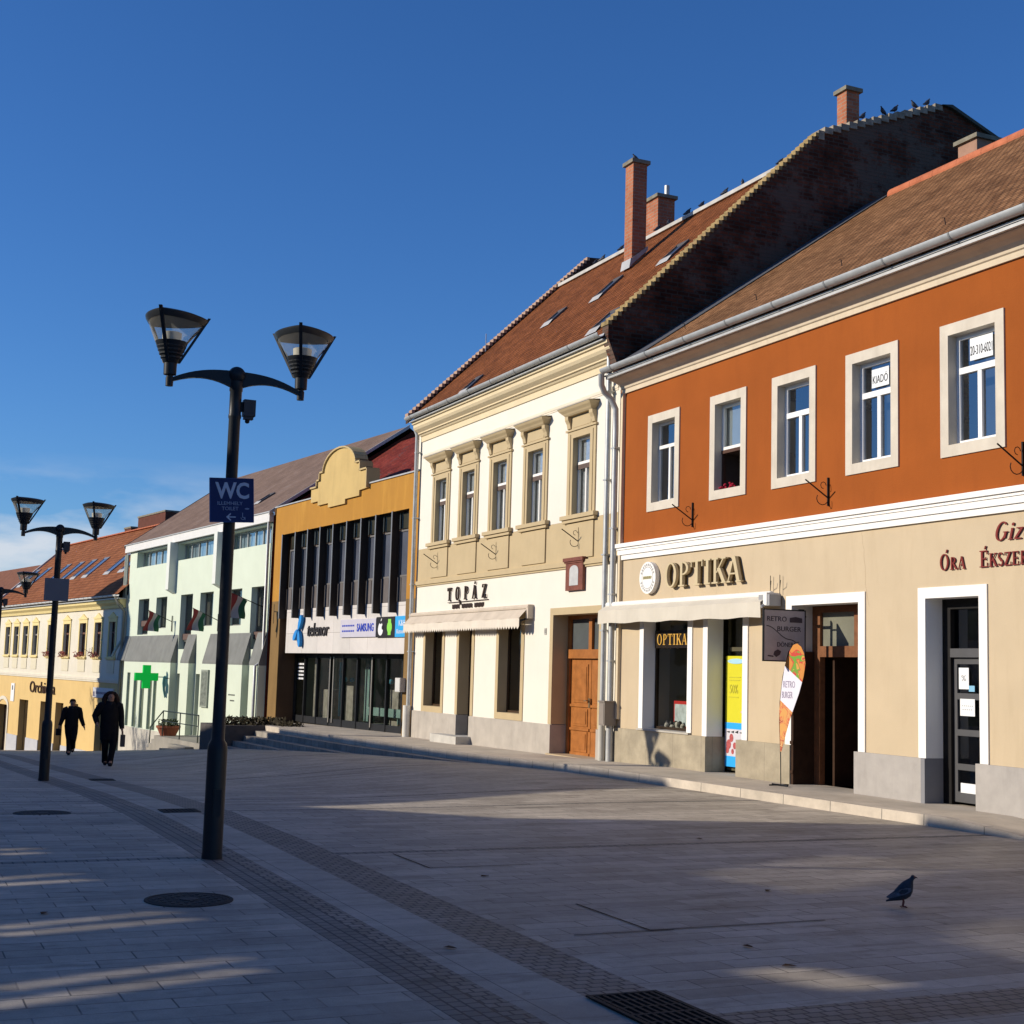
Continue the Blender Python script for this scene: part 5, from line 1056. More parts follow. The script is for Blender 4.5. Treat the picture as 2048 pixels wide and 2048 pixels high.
# ================================================================ YELLOW HOUSE
FY=frame(-65.83,10.31,0,8)
yh=thing('yellow_house',FY(-12,0,-3),'far yellow and cream two-storey house with red tiled roof and roof windows','house')
YEL=mat('yellow_stucco',(.66,.47,.20),.9,.06,1,.15,40,stain=.12)
YCR=mat('pale_cream_stucco',(.68,.63,.51),.9,.05,1,.15,40,stain=.15)
YW=[(-23.0,-21.9),(-20.9,-19.8),(-18.7,-17.6),(-16.5,-15.4),(-13.2,-12.0),(-10.05,-8.9),(-7.05,-5.9),(-4.4,-3.3),(-2.05,-1.05)]
MB(FY).wall(-25.3,.25,.82,4.2,[(a,b,1.92,3.55,.2) for a,b in YW]).build('upper_wall',YCR,yh)
YL=[(-23.9,-21.1,-4.5,-1.0,.4),(-18.6,-16.6,-4,-.58,.3),(-13.9,-12.0,-4,-.54,.3),(-10.8,-9.3,-4,-.5,.3),(-7.85,-6.6,-4,-.45,.3),(-3.5,-1.7,-4,-.38,.3)]
MB(FY).wall(-25.3,.25,-4.6,.82,YL).build('lower_wall',YEL,yh)
g=MB(FY)
for a,b,c,d,e in YL[1:]: MB(FY).quad((a,e,c),(b,e,c),(b,e,d),(a,e,d)).build('shop_window',mat('brown_shop_glass',(.05,.035,.02),.15,.3,spec=.6),yh)
MB(FY).quad((-23.9,.4,-4.5),(-21.1,.4,-4.5),(-21.1,.4,-1.0),(-23.9,.4,-1.0)).build('archway_gate',mat('gate_brown',(.10,.07,.05),.7,.3,2),yh)
g=MB(FY); arc=[(-22.5+1.45*cos(a),-1.15+.65*sin(a)) for a in [pi*k/14 for k in range(15)]]; arci=[(-22.5+1.2*cos(a),-1.2+.5*sin(a)) for a in [pi*k/14 for k in range(15)]]
for k in range(14): g.prism([arc[k],arc[k+1],arci[k+1],arci[k]],-.05,.0)
g.box(-23.95,-23.7,-.05,0,-4.5,-1.2).box(-21.3,-21.05,-.05,0,-4.5,-1.2); g.build('archway_surround',YCR,yh)
g=MB(FY)
pil=[-25.3,-23.9,-21.1,-18.6,-16.6,-13.9,-12.0,-10.8,-9.3,-7.85,-6.6,-3.5,-1.7,.25]
for a,b in zip(pil[::2],pil[1::2]): g.box(a,b,-.04,0,-4.6,-2.62)
g.build('plinth',mat('plinth_bluegrey',(.46,.47,.50),.9,.08),yh)
g=MB(FY); g.box(-25.3,.25,-.08,0,.78,.90).box(-25.3,.25,-.05,0,.70,.78); g.build('string_course',YCR,yh)
g=MB(FY); g.xprism([(.0,4.17),(-.1,4.17),(-.15,4.3),(-.3,4.42),(-.32,4.55),(0,4.55)],-25.3,.25); g.build('cornice',mat('yellow_trim',(.74,.60,.28),.85,.05),yh)
MB(FY).box(-25.3,.3,-.42,-.02,4.551,4.60).build('eave_flashing',ZINCL,yh)
gutter(yh,FY,-25.3,.35,-.46,4.74,.09,mat('white_gutter',(.62,.62,.60),.6,.1),.8)
BW=mat('brown_window',(.16,.075,.05),.6,.1)
for i,(a,b) in enumerate(YW):
    g=MB(FY); g.surround(a,b,1.92,3.55,.16,-.04,.001); g.box(a-.22,b+.22,-.10,.0,1.80,1.88).box(a-.2,b+.2,-.07,0,3.72,3.80); g.prism([(a,3.80),(b,3.80),((a+b)/2,4.0)],-.06,0); s_=g.build('window_surround',MATS['yellow_trim'],yh)
    window(yh,FY,a,b,1.92,3.55,.12,BW if i>3 else mat('grey_window',(.26,.24,.22),.6,.1),3.05,((a+b)/2,),.06,GD,mat('yel_curt',(.26,.23,.22),.8,.3,3),.2)
    MB(FY).box(a-.05,b+.05,-.03,0,1.15,1.72).build('apron_panel',mat('apron_cream',(.66,.60,.44),.9,.05),yh)
    if 4<=i<=7: 
        leaves(s_,FY,((a,b),(-.3,-.1),(1.86,2.12)),90,.06,mat('window_flowers',(.34,.10,.08),.8,.4,5),'flower_box')
t=sign_thing('shop_sign',FY(-13.5,0,-.1),'brown Orchidea lettering on the far yellow house')
g=MB(FY); add_text(g,'Orchidea',-16.3,-.02,-.12,.62,5.3,.04,bold=.0); g.build('letters',mat('sign_brown',(.06,.03,.015),.6,.1),t)
t=sign_thing('wall_panel',FY(-20.3,0,-.3),'narrow white upright panel beside the archway of yellow house')
MB(FY).box(-20.7,-19.9,-.04,-.0,-.75,.28).build('panel',PAPER,t); MB(FY).box(-20.4,-20.2,-.045,-.04,-.1,.15).build('mark',INK,t)
t=sign_thing('shop_sign',FY(-2.2,0,.2),'white shop sign board above the rightmost door of the yellow house')
MB(FY).box(-3.9,-.7,-.08,-.0,-.02,.45).build('board',mat('board_white',(.60,.60,.62),.6,.05),t); g=MB(FY)
for k in range(11): g.box(-3.4+k*.22,-3.25+k*.22,-.086,-.08,.15,.26)
g.box(-3.85,-3.6,-.086,-.08,.02,.25); g.build('lettering',mat('board_ink',(.18,.16,.22),.6,.1),t)
for X in (-11.6,-4.7): bracket(yh,FY,X,1.9,1.1)
TYR=tiles('orange_brown_tiles',(.23,.082,.035),(.29,.11,.048),(.10,.04,.02),.30,.24,.012,.7,.9,.5,.28,None,.9,.03)
yz=lambda Y:4.78+(Y+.46)*.935
g=MB(FY); g.quad((-25.3,-.46,yz(-.46)),(.4,-.46,yz(-.46)),(.4,3.85,yz(3.85)),(-25.3,3.85,yz(3.85))).quad((-25.3,3.85,yz(3.85)),(.4,3.85,yz(3.85)),(.4,9,4.3),(-25.3,9,4.3)); rf=g.build('roof',TYR,yh)
g=MB(FY)
for k in range(64): x=-25.3+k*.4; g.xprism([(3.85+.13*cos(R(t_)),yz(3.85)-.02+.13*sin(R(t_))) for t_ in range(-10,200,35)],x,x+.37)
g.build('ridge_tiles',MATS['ridge_terracotta'],rf)
MB(FY).xprism([(-.5,yz(-.5)-.1),(-.5,yz(-.5)+.12),(3.9,yz(3.9)+.12),(3.9,yz(3.9)-.1)],-25.5,-25.28).build('verge_board',mat('verge_pale',(.45,.43,.42),.6,.1),rf)
for x in (-24.6,-21.9,-17.6,-14.9,-12.5,-10.2,-6.25,-3.8): skylight(rf,x,.95,.95,2.05,yz,fr=FY,gm=mat('skylight_sky_glass',(.10,.13,.20),.06,.1,spec=1.0),m=mat('skylight_frame_grey',(.20,.20,.21),.5,.1))
g=MB(FY); g.quad((.3,0,-4),(.3,0,4.7),(.3,3.85,8.7),(.3,9,4.3),(.3,9,-4)).quad((-25.2,0,-5),(-25.2,0,4.7),(-25.2,3.85,8.7),(-25.2,9,4.3),(-25.2,9,-5)).quad((-25.2,.42,.8),(.3,.42,.8),(.3,9,.8),(-25.2,9,.8)).quad((-25.2,9,-5),(.3,9,-5),(.3,9,4.4),(-25.2,9,4.4)); g.build('gable_wall',YCR,yh)
BCH=mat('dark_red_brick_far',(.12,.045,.03),.9,.2,5)
for a,b,z in ((-14.6,-13.4,9.15),(-12.2,-7.6,9.6)): chimney(yh,a,b,4.2,4.9,7.0,z,BCH,FY,.04)
MB(FY).tube([(.05,-.46,4.68),(.25,-.35,4.3),(.35,-.1,4.0),(.2,-.08,-2.0)],.06,8).build('downpipe',mat('pipe_dull',(.26,.24,.18),.6,.1),yh)
MB(FY).tube([(-25.2,-.46,4.68),(-25.15,-.1,4.2),(-25.1,-.08,-3)],.07,8).build('downpipe',MATS['pipe_dull'],yh)
# far brown-roofed house
ff=thing('far_house',(-100,8,-4),'far brown-roofed house at the left edge behind the yellow house','house')
FF=frame(-91.3,6.75,0,10)
MB(FF).box(-22,-.05,0,9,-7,4.55).build('wall',YCR,ff)
g=MB(FF); g.quad((-22,-.4,4.5),(0,-.4,4.5),(0,3.2,7.75),(-22,3.2,7.75)).quad((-22,3.2,7.75),(0,3.2,7.75),(0,9.3,4.5),(-22,9.3,4.5)); rf=g.build('roof',mat('far_brown_tiles',(.20,.085,.05),.9,.25,3),ff)
MB(FF).box(-14.5,-14.2,-.2,3.3,7.6,7.95).build('pale_verge',mat('verge_pale',(.45,.43,.42),.6,.1),rf) if 0 else None
gutter(ff,FF,-22,0,-.44,4.5,.09)
# ================================================================ houses on the near side (they shade the square)
OWL=mat('beige_render',(.50,.44,.36),.9,.08)
def opp(x0,x1,y0,y1,poly,label,name='row_house',m=None):
    t=thing(name,((x0+x1)/2,y0,gz((x0+x1)/2,y0)),label,'house')
    g=MB(frame(0,y0)); g.prism(poly,y1-y0,0); g.build('wall',m or OWL,t)
    w=MB(frame(0,y0)); x=x0+1.2
    while x<x1-1.6:
        for z in (1.2,4.3): w.box(x,x+1.0,-.0,.03,gz(x,y0)+z,gz(x,y0)+z+1.6)
        x+=2.4
    w.build('window',mat('opp_glass',(.05,.06,.07),.1,.1,spec=.8),t); return t
YO=-9.0
opp(-48,-22.6,YO,-19,[(-48,-3),(-48,7.78),(-41,7.90),(-35,8.02),(-31,8.13),(-26.85,8.23),(-22.7,5.55),(-22.7,-3)],'beige row house across the square with sloping right gable')
opp(-22.6,-21.2,YO,-19,[(-22.6,-3),(-22.6,5.50),(-21.25,6.28),(-21.25,-3)],'low beige annex between the two row houses',name='annex')
opp(-21.2,-20.3,YO,-9.6,[(-21.2,-3),(-21.2,8.36),(-20.3,8.36),(-20.3,-3)],'narrow beige gate tower beside the added light screen',name='gate_tower')
opp(-10.6,25,YO,-19,[(-10.6,-3),(-10.6,8.40),(25,8.45),(25,-3)],'long beige row house across the square behind the photographer')
# added unseen screen, slotted to shape sun streaks and patches on the paving
t=thing('light_screen',(-15.4,YO,0),'tall unseen slotted screen added across the square to shape sun patches','wall')
SL=[((-13.22,3.84),(-13.94,4.3),.085),((-12.94,3.83),(-13.71,4.36),.085),((-11.38,3.79),(-12.32,4.35),.085),((-11.0,3.78),(-11.97,4.34),.10),((-17.23,3.95),(-17.43,4.11),.09),((-16.93,3.95),(-17.14,4.12),.09),((-15.41,3.9),(-15.79,4.14),.08),((-15.08,3.89),(-15.47,4.18),.09)]  # slots placed and slanted to lay light streaks on the paving
PG=[([(-16.37,6.19),(-16.94,6.47),(-18.05,7.1),(-17.64,7.2),(-16.68,7.1),(-16.01,6.74),(-15.21,6.32),(-15.8,6.26)],2),([(-17.64,7.2),(-19.17,7.86),(-19.98,8.3),(-17.18,7.55),(-16.68,7.1)],3),([(-12.05,5.42),(-12.25,5.60),(-11.70,5.72),(-11.5,5.53)],1),([(-13.65,6.36),(-14.29,6.72),(-12.85,6.45),(-12.0,6.25),(-13.23,6.25)],2)]  # openings shaped for dimmer light patches, louvred row by row
def slot(x,z,row):
    for (a,b,w) in SL:
        if min(a[1],b[1])<=z<=max(a[1],b[1]):
            xc=a[0]+(b[0]-a[0])*(z-a[1])/(b[1]-a[1]); f=(z-a[1])/(b[1]-a[1]); ww=w*(1.1-.35*f)
            if abs(x-xc)<ww/2*1.6: return True
    for P_,k in PG:
        if row%k: continue
        c=False
        for (x1,z1),(x2,z2) in zip(P_,P_[1:]+P_[:1]):
            if (z1>z)!=(z2>z) and x<(x2-x1)*(z-z1)/(z2-z1)+x1: c=not c
        if c: return True
    return False
g=MB(WORLD); g.box(-20.3,-10.6,YO-.04,YO,-2,3.76); row=0; z=3.76
while z<8.34:
    x=-20.3; st=x; dx=.02
    while x<-10.6:
        if slot(x+dx/2,z+.02,row):
            if x-st>.005: g.box(st,x,YO-.04,YO,z,z+.04)
            while slot(x+dx/2,z+.02,row): x+=dx
            st=x
        x+=dx
    g.box(st,-10.6,YO-.04,YO,z,z+.04); z+=.04; row+=1
g.build('light_slot_panel',OWL,t)
opp(-72.5,-48.1,YO,-19,[(-72.5,-6),(-72.5,4.7),(-60,5.6),(-48.1,7.3),(-48.1,-6)],'beige row house lower down the street on the near side')
opp(-75.9,-73.3,YO-1,-14,[(-75.9,-6),(-75.9,13.2),(-75.0,13.9),(-73.3,13.2),(-73.3,-6)],'narrow beige tower on the near side of the street',name='tower')
opp(-140,-76.2,YO,-19,[(-140,-12),(-140,.2),(-100,1.8),(-76.2,3.6),(-76.2,-12)],'beige row house at the far end on the near side')
# bare tree whose twigs dapple the far walls
def tree(x,y,h,label,seed=1,spread=.5):
    rnd=random.Random(seed); z0=gz(x,y); t=thing('bare_tree',(x,y,z0),label,'tree'); g=MB(WORLD); g2=MB(WORLD)
    def grow(p,d,l,r,dep):
        q=p+d*l; (g if dep<2 else g2).tube([tuple(p),tuple((p+q)/2+Vector((rnd.uniform(-.05,.05)*l,rnd.uniform(-.05,.05)*l,0))),tuple(q)],[r,r*.85,r*.68],5,False)
        if dep>=5: return
        for _ in range(3 if dep else 4):
            nd=(d+Vector((rnd.uniform(-spread,spread),rnd.uniform(-spread,spread),rnd.uniform(-.1,.4)))).normalized(); grow(q,nd,l*rnd.uniform(.62,.82),r*.6,dep+1)
    grow(Vector((x,y,z0)),Vector((0,0,1)),h*.3,.16,0)
    BK=mat('bark',(.08,.06,.045),.9,.3,8); g.build('trunk',BK,t); g2.build('crown',BK,t)
tree(-71.2,-4,8.8,'bare leafless tree on the near side, left of the row house gap',3,.55)
tree(-66.5,-5,7.4,'smaller bare leafless tree on the near side of the street',5,.55)
# ================================================================ LAMPS
LB=mat('lamp_charcoal',(.022,.026,.030),.42,.15,6,coat=.1)
def lamp_post(label):
    t=thing('street_lamp',(0,0,0),label,'street lamp','two-armed street lamps along the paving strip')
    g=MB(); g.lathe((0,0,0),[(.094,-.3),(.094,.02),(.090,.06),(.090,.97),(.084,1.02),(.060,1.06),(.056,1.6),(.054,4.02),(.060,4.04),(.060,4.06),(.056,4.07),(.056,4.28),(.062,4.29),(.062,4.38)],20); g.build('pole',LB,t,True)
    g=MB(); g.ball((0,0,4.44),.082,n=20); g.build('finial_ball',LB,t,True)
    for s in (-1,1):
        g=MB(); n=10; prev=None
        for k in range(n+1):
            u=k/n; y=s*(.05+.57*u); zc=4.42+.028*sin(u*pi*.9)-.10*u**2.0; h=.030*(1-u)+.024+ (.045*(1-u)**3); w=.026
            i=[g.P(x_,y,zc+hh) for hh in (-h*1.0,h*.55) for x_ in (-w,w)]
            if prev: 
                for q in ((0,1),(1,3),(3,2),(2,0)): g.f.append([prev[q[0]],prev[q[1]],i[q[1]],i[q[0]]])
            else: g.f.append([i[0],i[1],i[3],i[2]])
            prev=i
        g.f.append([prev[0],prev[1],prev[3],prev[2]])
        g.build('arm',LB,t)
        cy=s*.62
        # lantern: inverted glass cone, rim, ribs, stepped neck, inner reflector
        g=MB(); g.lathe((0,cy,4.27),[(.034,0),(.036,.08),(.030,.085),(.030,.10),(.058,.105),(.060,.21),(.070,.22),(.100,.31),(.115,.32),(.148,.41)],18)
        hd=g.build('lantern_neck',LB,t,True)
        g=MB()
        for k,(r0,z0) in enumerate(((.080,4.52),(.095,4.555),(.108,4.59),(.120,4.625))): g.lathe((0,cy,z0),[(r0,0),(r0+.012,.004),(r0+.014,.02),(r0,.024)],18)
        g.build('cooling_rings',LB,hd)
        th0=R(90) if s<0 else R(100)
        gl=MB(); gl.rlathe((0,cy,4.68),[(.145,0,.25),(.19,.07,.6),(.238,.145,.9),(.288,.225,1.0)],th0); gl.f=gl.f[:-2]; gl.build('lantern_glass',LAMPG,hd,True)
        g=MB(); g.rlathe((0,cy,4.865),[(.268,0,1),(.296,.04,1),(.300,.058,1),(.25,.075,1),(.12,.088,.8),(.01,.092,0)],th0); g.build('lantern_top',LB,hd,True)
        g=MB()
        for a in (th0,th0+R(120),th0-R(120)):
            c,sn=cos(a),sin(a); 
            for r0,z0,r1,z1 in ((.062,4.49,.322,4.945),): 
                tx,ty=-sn*.015,c*.015
                q=[(r0*c,cy+r0*sn,z0),(r1*c,cy+r1*sn,z1)]; o=.026
                A=[g.P(p[0]+e*tx+f_*c*o,p[1]+e*ty+f_*sn*o,p[2]) for p in q for e in (-1,1) for f_ in (0,1)]
                for f in ((0,1,3,2),(4,6,7,5),(0,4,5,1),(2,3,7,6),(0,2,6,4),(1,5,7,3)): g.f.append([A[k] for k in f])
        g.build('lantern_ribs',LB,hd)
        g=MB(); g.lathe((0,cy,4.68),[(.07,0),(.085,.005),(.09,.085),(.08,.09)],20); g.build('lamp_bulb_shade',mat('lamp_white',(.70,.68,.60),.5,.05),hd,True)
    MB().box(.078,.097,-.035,.035,.38,.62).build('service_hatch',LB,t)
    # control box
    g=MB(); g.box(-.045,.045,.075,.185,4.06,4.215).box(-.03,.03,.085,.17,4.03,4.06); b=g.build('control_box',mat('control_box_grey',(.07,.07,.072),.5,.1),t)
    MB().box(-.02,.02,.05,.08,4.1,4.19).lathe((0,.12,3.995),[(.012,0),(.022,.01),(.022,.035)],10).build('sensor',DARKM,b)
    MB().box(.015,.02,-.03,.03,.45,.62) if 0 else None
    return t
l1=lamp_post('near street lamp with blue WC sign on its post')
l2=copy_tree(l1); l2['label']='middle street lamp behind, at the left edge, carrying a grey square plate'
l3=copy_tree(l1); l3['label']='farthest street lamp, its lantern just showing at the left edge'
l1.location=(-12.81,2.91,0); l2.location=(-25.98,2.87,-.38); l3.location=(-39.1,2.93,gz(-39.1,2.9)+.0)
for k in range(1): pass
FW_=frame(-12.73,2.715,0,90)
t=thing('toilet_sign',(-12.72,2.91,3.05),'dark blue WC toilet sign with white letters and arrow','sign')
NV=mat('sign_navy',(.018,.030,.115),.35,.08,3); LBL=mat('sign_letter',(.50,.56,.66),.5,.06); LB2=mat('sign_letter_small',(.28,.33,.46),.5,.06)
t.rotation_euler=(R(3.2),0,0)
g=MB(FW_); g.box(0,.398,-.012,.0,3.05,3.45); g.build('panel',NV,t)
g=MB(FW_); g.box(-.006,.0,-.016,.004,3.045,3.455).box(.398,.404,-.016,.004,3.045,3.455).box(0,.398,-.016,.004,3.45,3.455).box(0,.398,-.016,.004,3.045,3.05); g.build('edge',mat('sign_edge',(.05,.09,.25),.4,.1),t)
g=MB(FW_); add_text(g,'WC',.045,-.0125,3.262,.155,.315,.002,bold=.028); g.build('large_letters',LBL,t)
g=MB(FW_); add_text(g,'ILLEMHELY',.065,-.0125,3.205,.032,.235,.002,bold=.01); add_text(g,'TOILET',.105,-.0125,3.155,.034,.155,.002,bold=.01); 
g.prism([(.34+.022*cos(a),3.172+.008*sin(a)) for a in [2*pi*k/10 for k in range(10)]],-.0145,-.0125)
g.prism([(.30+.02*cos(a),3.088+.02*sin(a)) for a in [R(170)+R(200)*k/8 for k in range(9)]]+[(.30+.014*cos(a),3.088+.014*sin(a)) for a in [R(370)-R(200)*k/8 for k in range(9)]],-.0146,-.0125).box(.295,.302,-.0142,-.0125,3.09,3.135).box(.302,.322,-.0143,-.0125,3.088,3.095).box(.318,.324,-.0144,-.0125,3.068,3.09)
g.build('small_letters',LB2,t)
g=MB(FW_); g.box(.155,.235,-.0143,-.0125,3.089,3.099); g.prism([(.145,3.094),(.185,3.13),(.192,3.122),(.163,3.094),(.192,3.066),(.185,3.058)],-.0146,-.0125); g.build('arrow',LBL,t)
g=MB(WORLD)
for z in (3.13,3.37): g.lathe((-12.81,2.91,z),[(.060,0),(.060,.02)],14); g.box(-12.75,-12.73,2.84,2.98,z,z+.02)
g.build('clamp',DARKM,t)
t=thing('traffic_sign',(-26.05,2.87,2.8),'grey back of a square sign on the middle lamp post','sign')
MB(WORLD).box(-25.90,-25.885,2.66,3.075,2.77,3.17).build('plate',mat('sign_back_grey',(.17,.18,.20),.45,.06),t)
g=MB(WORLD)
for z in (2.9,): g.lathe((-25.98,2.87,z),[(.066,0),(.066,.03)],14); g.box(-25.92,-25.90,2.80,2.94,z,z+.03)
g.build('clamp',ZINC,t)
# ================================================================ ground details
CI=mat('cast_iron',(.035,.032,.028),.7,.3,20); CI2=mat('cast_iron_worn',(.06,.055,.05),.65,.3,20)
def manhole(x,y,label):
    z=gz(x,y); t=thing('manhole_cover',(x,y,z),label,'manhole cover','round manhole covers')
    g=MB(frame(x,y,z)); g.lathe((0,0,-.02),[(.325,0),(.325,.026),(.30,.027),(.298,.022)],40); g.build('rim',CI,t)
    g=MB(frame(x,y,z)); g.lathe((0,0,-.02),[(.290,0),(.290,.025),(.285,.0265),(.001,.0265)],40); c=g.build('lid',CI,t)
    g=MB(frame(x,y,z))
    for i in range(-5,6):
        for j in range(-5,6):
            if math.hypot(i,j)*.05<.265 and (i+j)%2==0 and math.hypot(i,j)>1.6: g.box(i*.05-.018,i*.05+.018,j*.05-.012,j*.05+.012,.006,.0105)
    g.lathe((0,0,.005),[(.07,0),(.07,.006),(.05,.0065)],16); g.build('raised_pattern',CI2,c); return t
manhole(-10.63,2.26,'near round iron manhole cover left of the paving strip')
manhole(-17.22,1.91,'far round iron manhole cover at the left edge')
manhole(-11.6,12.0 if 0 else 9.35,'round manhole cover at the right edge of the square') if 0 else None
def grate(x0,x1,y0,y1,label,rows=2):
    z=gz((x0+x1)/2,(y0+y1)/2); t=thing('drain_grate',(x0,y0,z),label,'drain grate','drain grates in the paving strip')
    g=MB(frame(0,0,z)); g.quad((x0,y0,.0045),(x1,y0,.0045),(x1,y1,.0045),(x0,y1,.0045)); g.build('drain_pit',mat('pit_black',(.004,.004,.004),.9,.1),t)
    g=MB(frame(0,0,z)); w=.025; g.box(x0,x1,y0,y0+w,.005,.014).box(x0,x1,y1-w,y1,.005,.014).box(x0,x0+w,y0+w,y1-w,.005,.0138).box(x1-w,x1,y0+w,y1-w,.005,.0138)
    L_=(x1-x0)/rows
    for k in range(1,rows): g.box(x0+L_*k-.012,x0+L_*k+.012,y0+w,y1-w,.005,.0136)
    n=9
    for k in range(1,n): y=y0+(y1-y0)*k/n; g.box(x0+w,x1-w,y-.010,y+.010,.005,.0125)
    for k in range(1,rows*3): 
        if k%3: x=x0+(x1-x0)*k/(rows*3); g.box(x-.008,x+.008,y0+w,y1-w,.005,.0115)
    g.build('bars',CI,t); return t
grate(-6.95,-6.02,3.66,4.10,'black slotted drain grate near the bottom edge',2)
grate(-17.44,-17.05,3.27,3.72,'small far drain grate beyond the near lamp post',1)
grate(-26.2,-25.8,3.66,4.08,'farthest small drain grate beyond the middle lamp',1)
g=MB(frame(0,0,.005))
def crackline(pts,w=.012):
    for p,q in zip(pts,pts[1:]):
        d=Vector((q[0]-p[0],q[1]-p[1])); n_=Vector((-d.y,d.x)).normalized()*w/2; g.quad((p[0]+n_.x,p[1]+n_.y,0),(q[0]+n_.x,q[1]+n_.y,0),(q[0]-n_.x,q[1]-n_.y,0),(p[0]-n_.x,p[1]-n_.y,0))
# open joints round slabs that have sunk
CKJ=[[(-12.75,4.62),(-11.78,4.62),(-11.8,5.62)],[(-9.72,5.02),(-8.6,5.02),(-8.6,6.5)],[(-8.58,4.42),(-8.58,5.2)]]
for c in CKJ: crackline(c,.016)
tag(g.build('open_joints',mat('joint_black',(.02,.02,.02),.95,.1)),kind='structure')
rnd=random.Random(11); lf=None
for x,y,a in ((-7.9,5.35,.3),(-7.3,5.25,1.2),(-9.9,6.9,2.2),(-8.4,3.45,.8),(-11.2,4.9,1.9),(-10.3,1.2,2.6),(-13.2,8.3,.4)):
    if lf is None:
        lf=MB(frame(0,0)); lf.f.append([lf.P(*p) for p in ((-.05,0,.002),(-.02,.022,.012),(.02,.018,.008),(.05,0,.004),(.02,-.02,.012),(-.02,-.018,.006))]); lf=lf.build('fallen_leaf',mat('dry_leaf',(.12,.06,.025),.8,.4,30)); o=lf
        tag(o,'small dry brown leaf lying on the shaded paving','leaf','dry leaves on the paving')
    else: o=lf.copy(); COL.objects.link(o)
    o.location=(x,y,gz(x,y)+.004); o.rotation_euler=(0,0,a)
# ================================================================ PIGEONS
def pigeon_proto():
    t=thing('pigeon',(0,0,0),'dark grey pigeon walking on the shaded paving, lower right','pigeon')
    # body along +X (head at +X), standing height ~.27
    g=MB(); secs=[(-.150,.055,.012,.006),(-.12,.066,.022,.012),(-.085,.085,.032,.026),(-.045,.112,.044,.048),(0,.140,.054,.064),(.040,.170,.054,.068),(.068,.202,.044,.056),(.082,.232,.030,.038),(.088,.254,.022,.026),(.092,.270,.021,.022),(.100,.282,.022,.020),(.112,.285,.018,.016),(.122,.283,.008,.008)]
    rings=[]
    for (x,z,ry,rz_) in secs:
        tilt=.7; rings.append([g.P(x-sin(tilt)*rz_*sin(2*pi*k/14)*(.75 if x>-.1 else .2),ry*cos(2*pi*k/14),z+rz_*sin(2*pi*k/14)) for k in range(14)])
    for A,B in zip(rings,rings[1:]):
        for k in range(14): g.f.append([A[k],A[(k+1)%14],B[(k+1)%14],B[k]])
    g.f.append(rings[0][::-1]); g.f.append(rings[-1]); b=g.build('body',mat('pigeon_slate',(.045,.050,.062),.6,.35,25),t,True)
    for s in (-1,1):
        g=MB(); pts=[(.070,.185),(.03,.188),(-.03,.168),(-.09,.128),(-.150,.084),(-.10,.088),(-.03,.112),(.04,.135),(.072,.16)]
        i=[g.P(x,s*(.054-.25*max(0,-x-.02)*.9+.0),z) for x,z in pts]; o=[g.P(x,s*(.046-.25*max(0,-x-.02)*.9),z) for x,z in pts]; g.f.append(i); g.f.append(o[::-1])
        for k in range(len(i)): j=(k+1)%len(i); g.f.append([i[k],i[j],o[j],o[k]])
        g.build('wing',mat('pigeon_wing',(.12,.125,.15),.6,.35,30),t)
        g=MB(); g.tube([(.0,s*.022,.10),(.012,s*.022,.055),(.004,s*.022,.012)],[.009,.006,.005],6)
        for a in (-.45,0,.45): g.tube([(.004,s*.022,.010),(.038*cos(a)+.004,s*.022+.038*sin(a),.006)],.0035,5)
        g.tube([(.004,s*.022,.010),(-.018,s*.022,.006)],.0035,5); g.build('leg',mat('pigeon_leg',(.16,.05,.05),.6,.1),t)
    g=MB(); g.tube([(.118,0,.283),(.142,0,.273)],[.007,.002],6); g.build('beak',INK,t)
    g=MB(); 
    for s in (-1,1): g.ball((.108,s*.018,.287),.004,n=6)
    g.build('eye',mat('pigeon_eye',(.5,.15,.03),.3,.1),t)
    return t
pg=pigeon_proto()
def pigeon(loc,rz,label,sc=.72,group='pigeons perched on the roofs'):
    c=copy_tree(pg); c.location=loc; c.rotation_euler=(0,0,rz); c.scale=(sc,)*3; c['label']=label; c['group']=group; return c
rt=12.93
spots=[(-33.25,17.32,rt,2.0,'leftmost pigeon on the ridge beside the dark vent'),(-32.85,17.32,rt,.6,'pigeon on the ridge just right of the dark vent'),(-31.8,17.32,rt,1.2,'pigeon on the ridge left of the tall brick chimney'),
(-29.9,17.32,rt,1.4,'pigeon on the ridge at the foot of the short chimney'),(-29.35,17.32,rt,2.4,'pigeon on the ridge touching the short chimney'),(-28.45,17.32,rt,1.0,'first pigeon on the ridge right of the short chimney'),(-27.8,17.32,rt,1.8,'second pigeon on the ridge right of the short chimney'),
(-26.8,17.32,rt,.9,'third pigeon on the ridge right of the short chimney'),(-26.05,17.32,rt,2.6,'fourth pigeon on the ridge right of the short chimney'),(-24.6,17.32,rt,1.5,'pigeon on the ridge where it meets the stepped fire wall'),
(-28.70,16.0,14.14,-1.9,'pigeon on top of the tall brick chimney'),
(-24.2,19.25,14.22,1.6,'pigeon on the fire wall nearest the upper chimney'),(-24.2,19.83,14.44,-1.4,'second pigeon from the upper chimney on the fire wall'),(-24.2,20.15,14.56,1.3,'third pigeon from the upper chimney on the fire wall'),(-24.2,20.72,14.77,-1.7,'fourth pigeon from the upper chimney, leaning forward'),(-24.2,21.08,14.90,1.5,'pigeon at the very top of the fire wall')]
for x,y,z,a,l_ in spots: pigeon((x,y,z),a,l_)
pg.location=(-8.93,7.49,.0); pg.rotation_euler=(0,0,R(62)); pg.scale=(.84,)*3
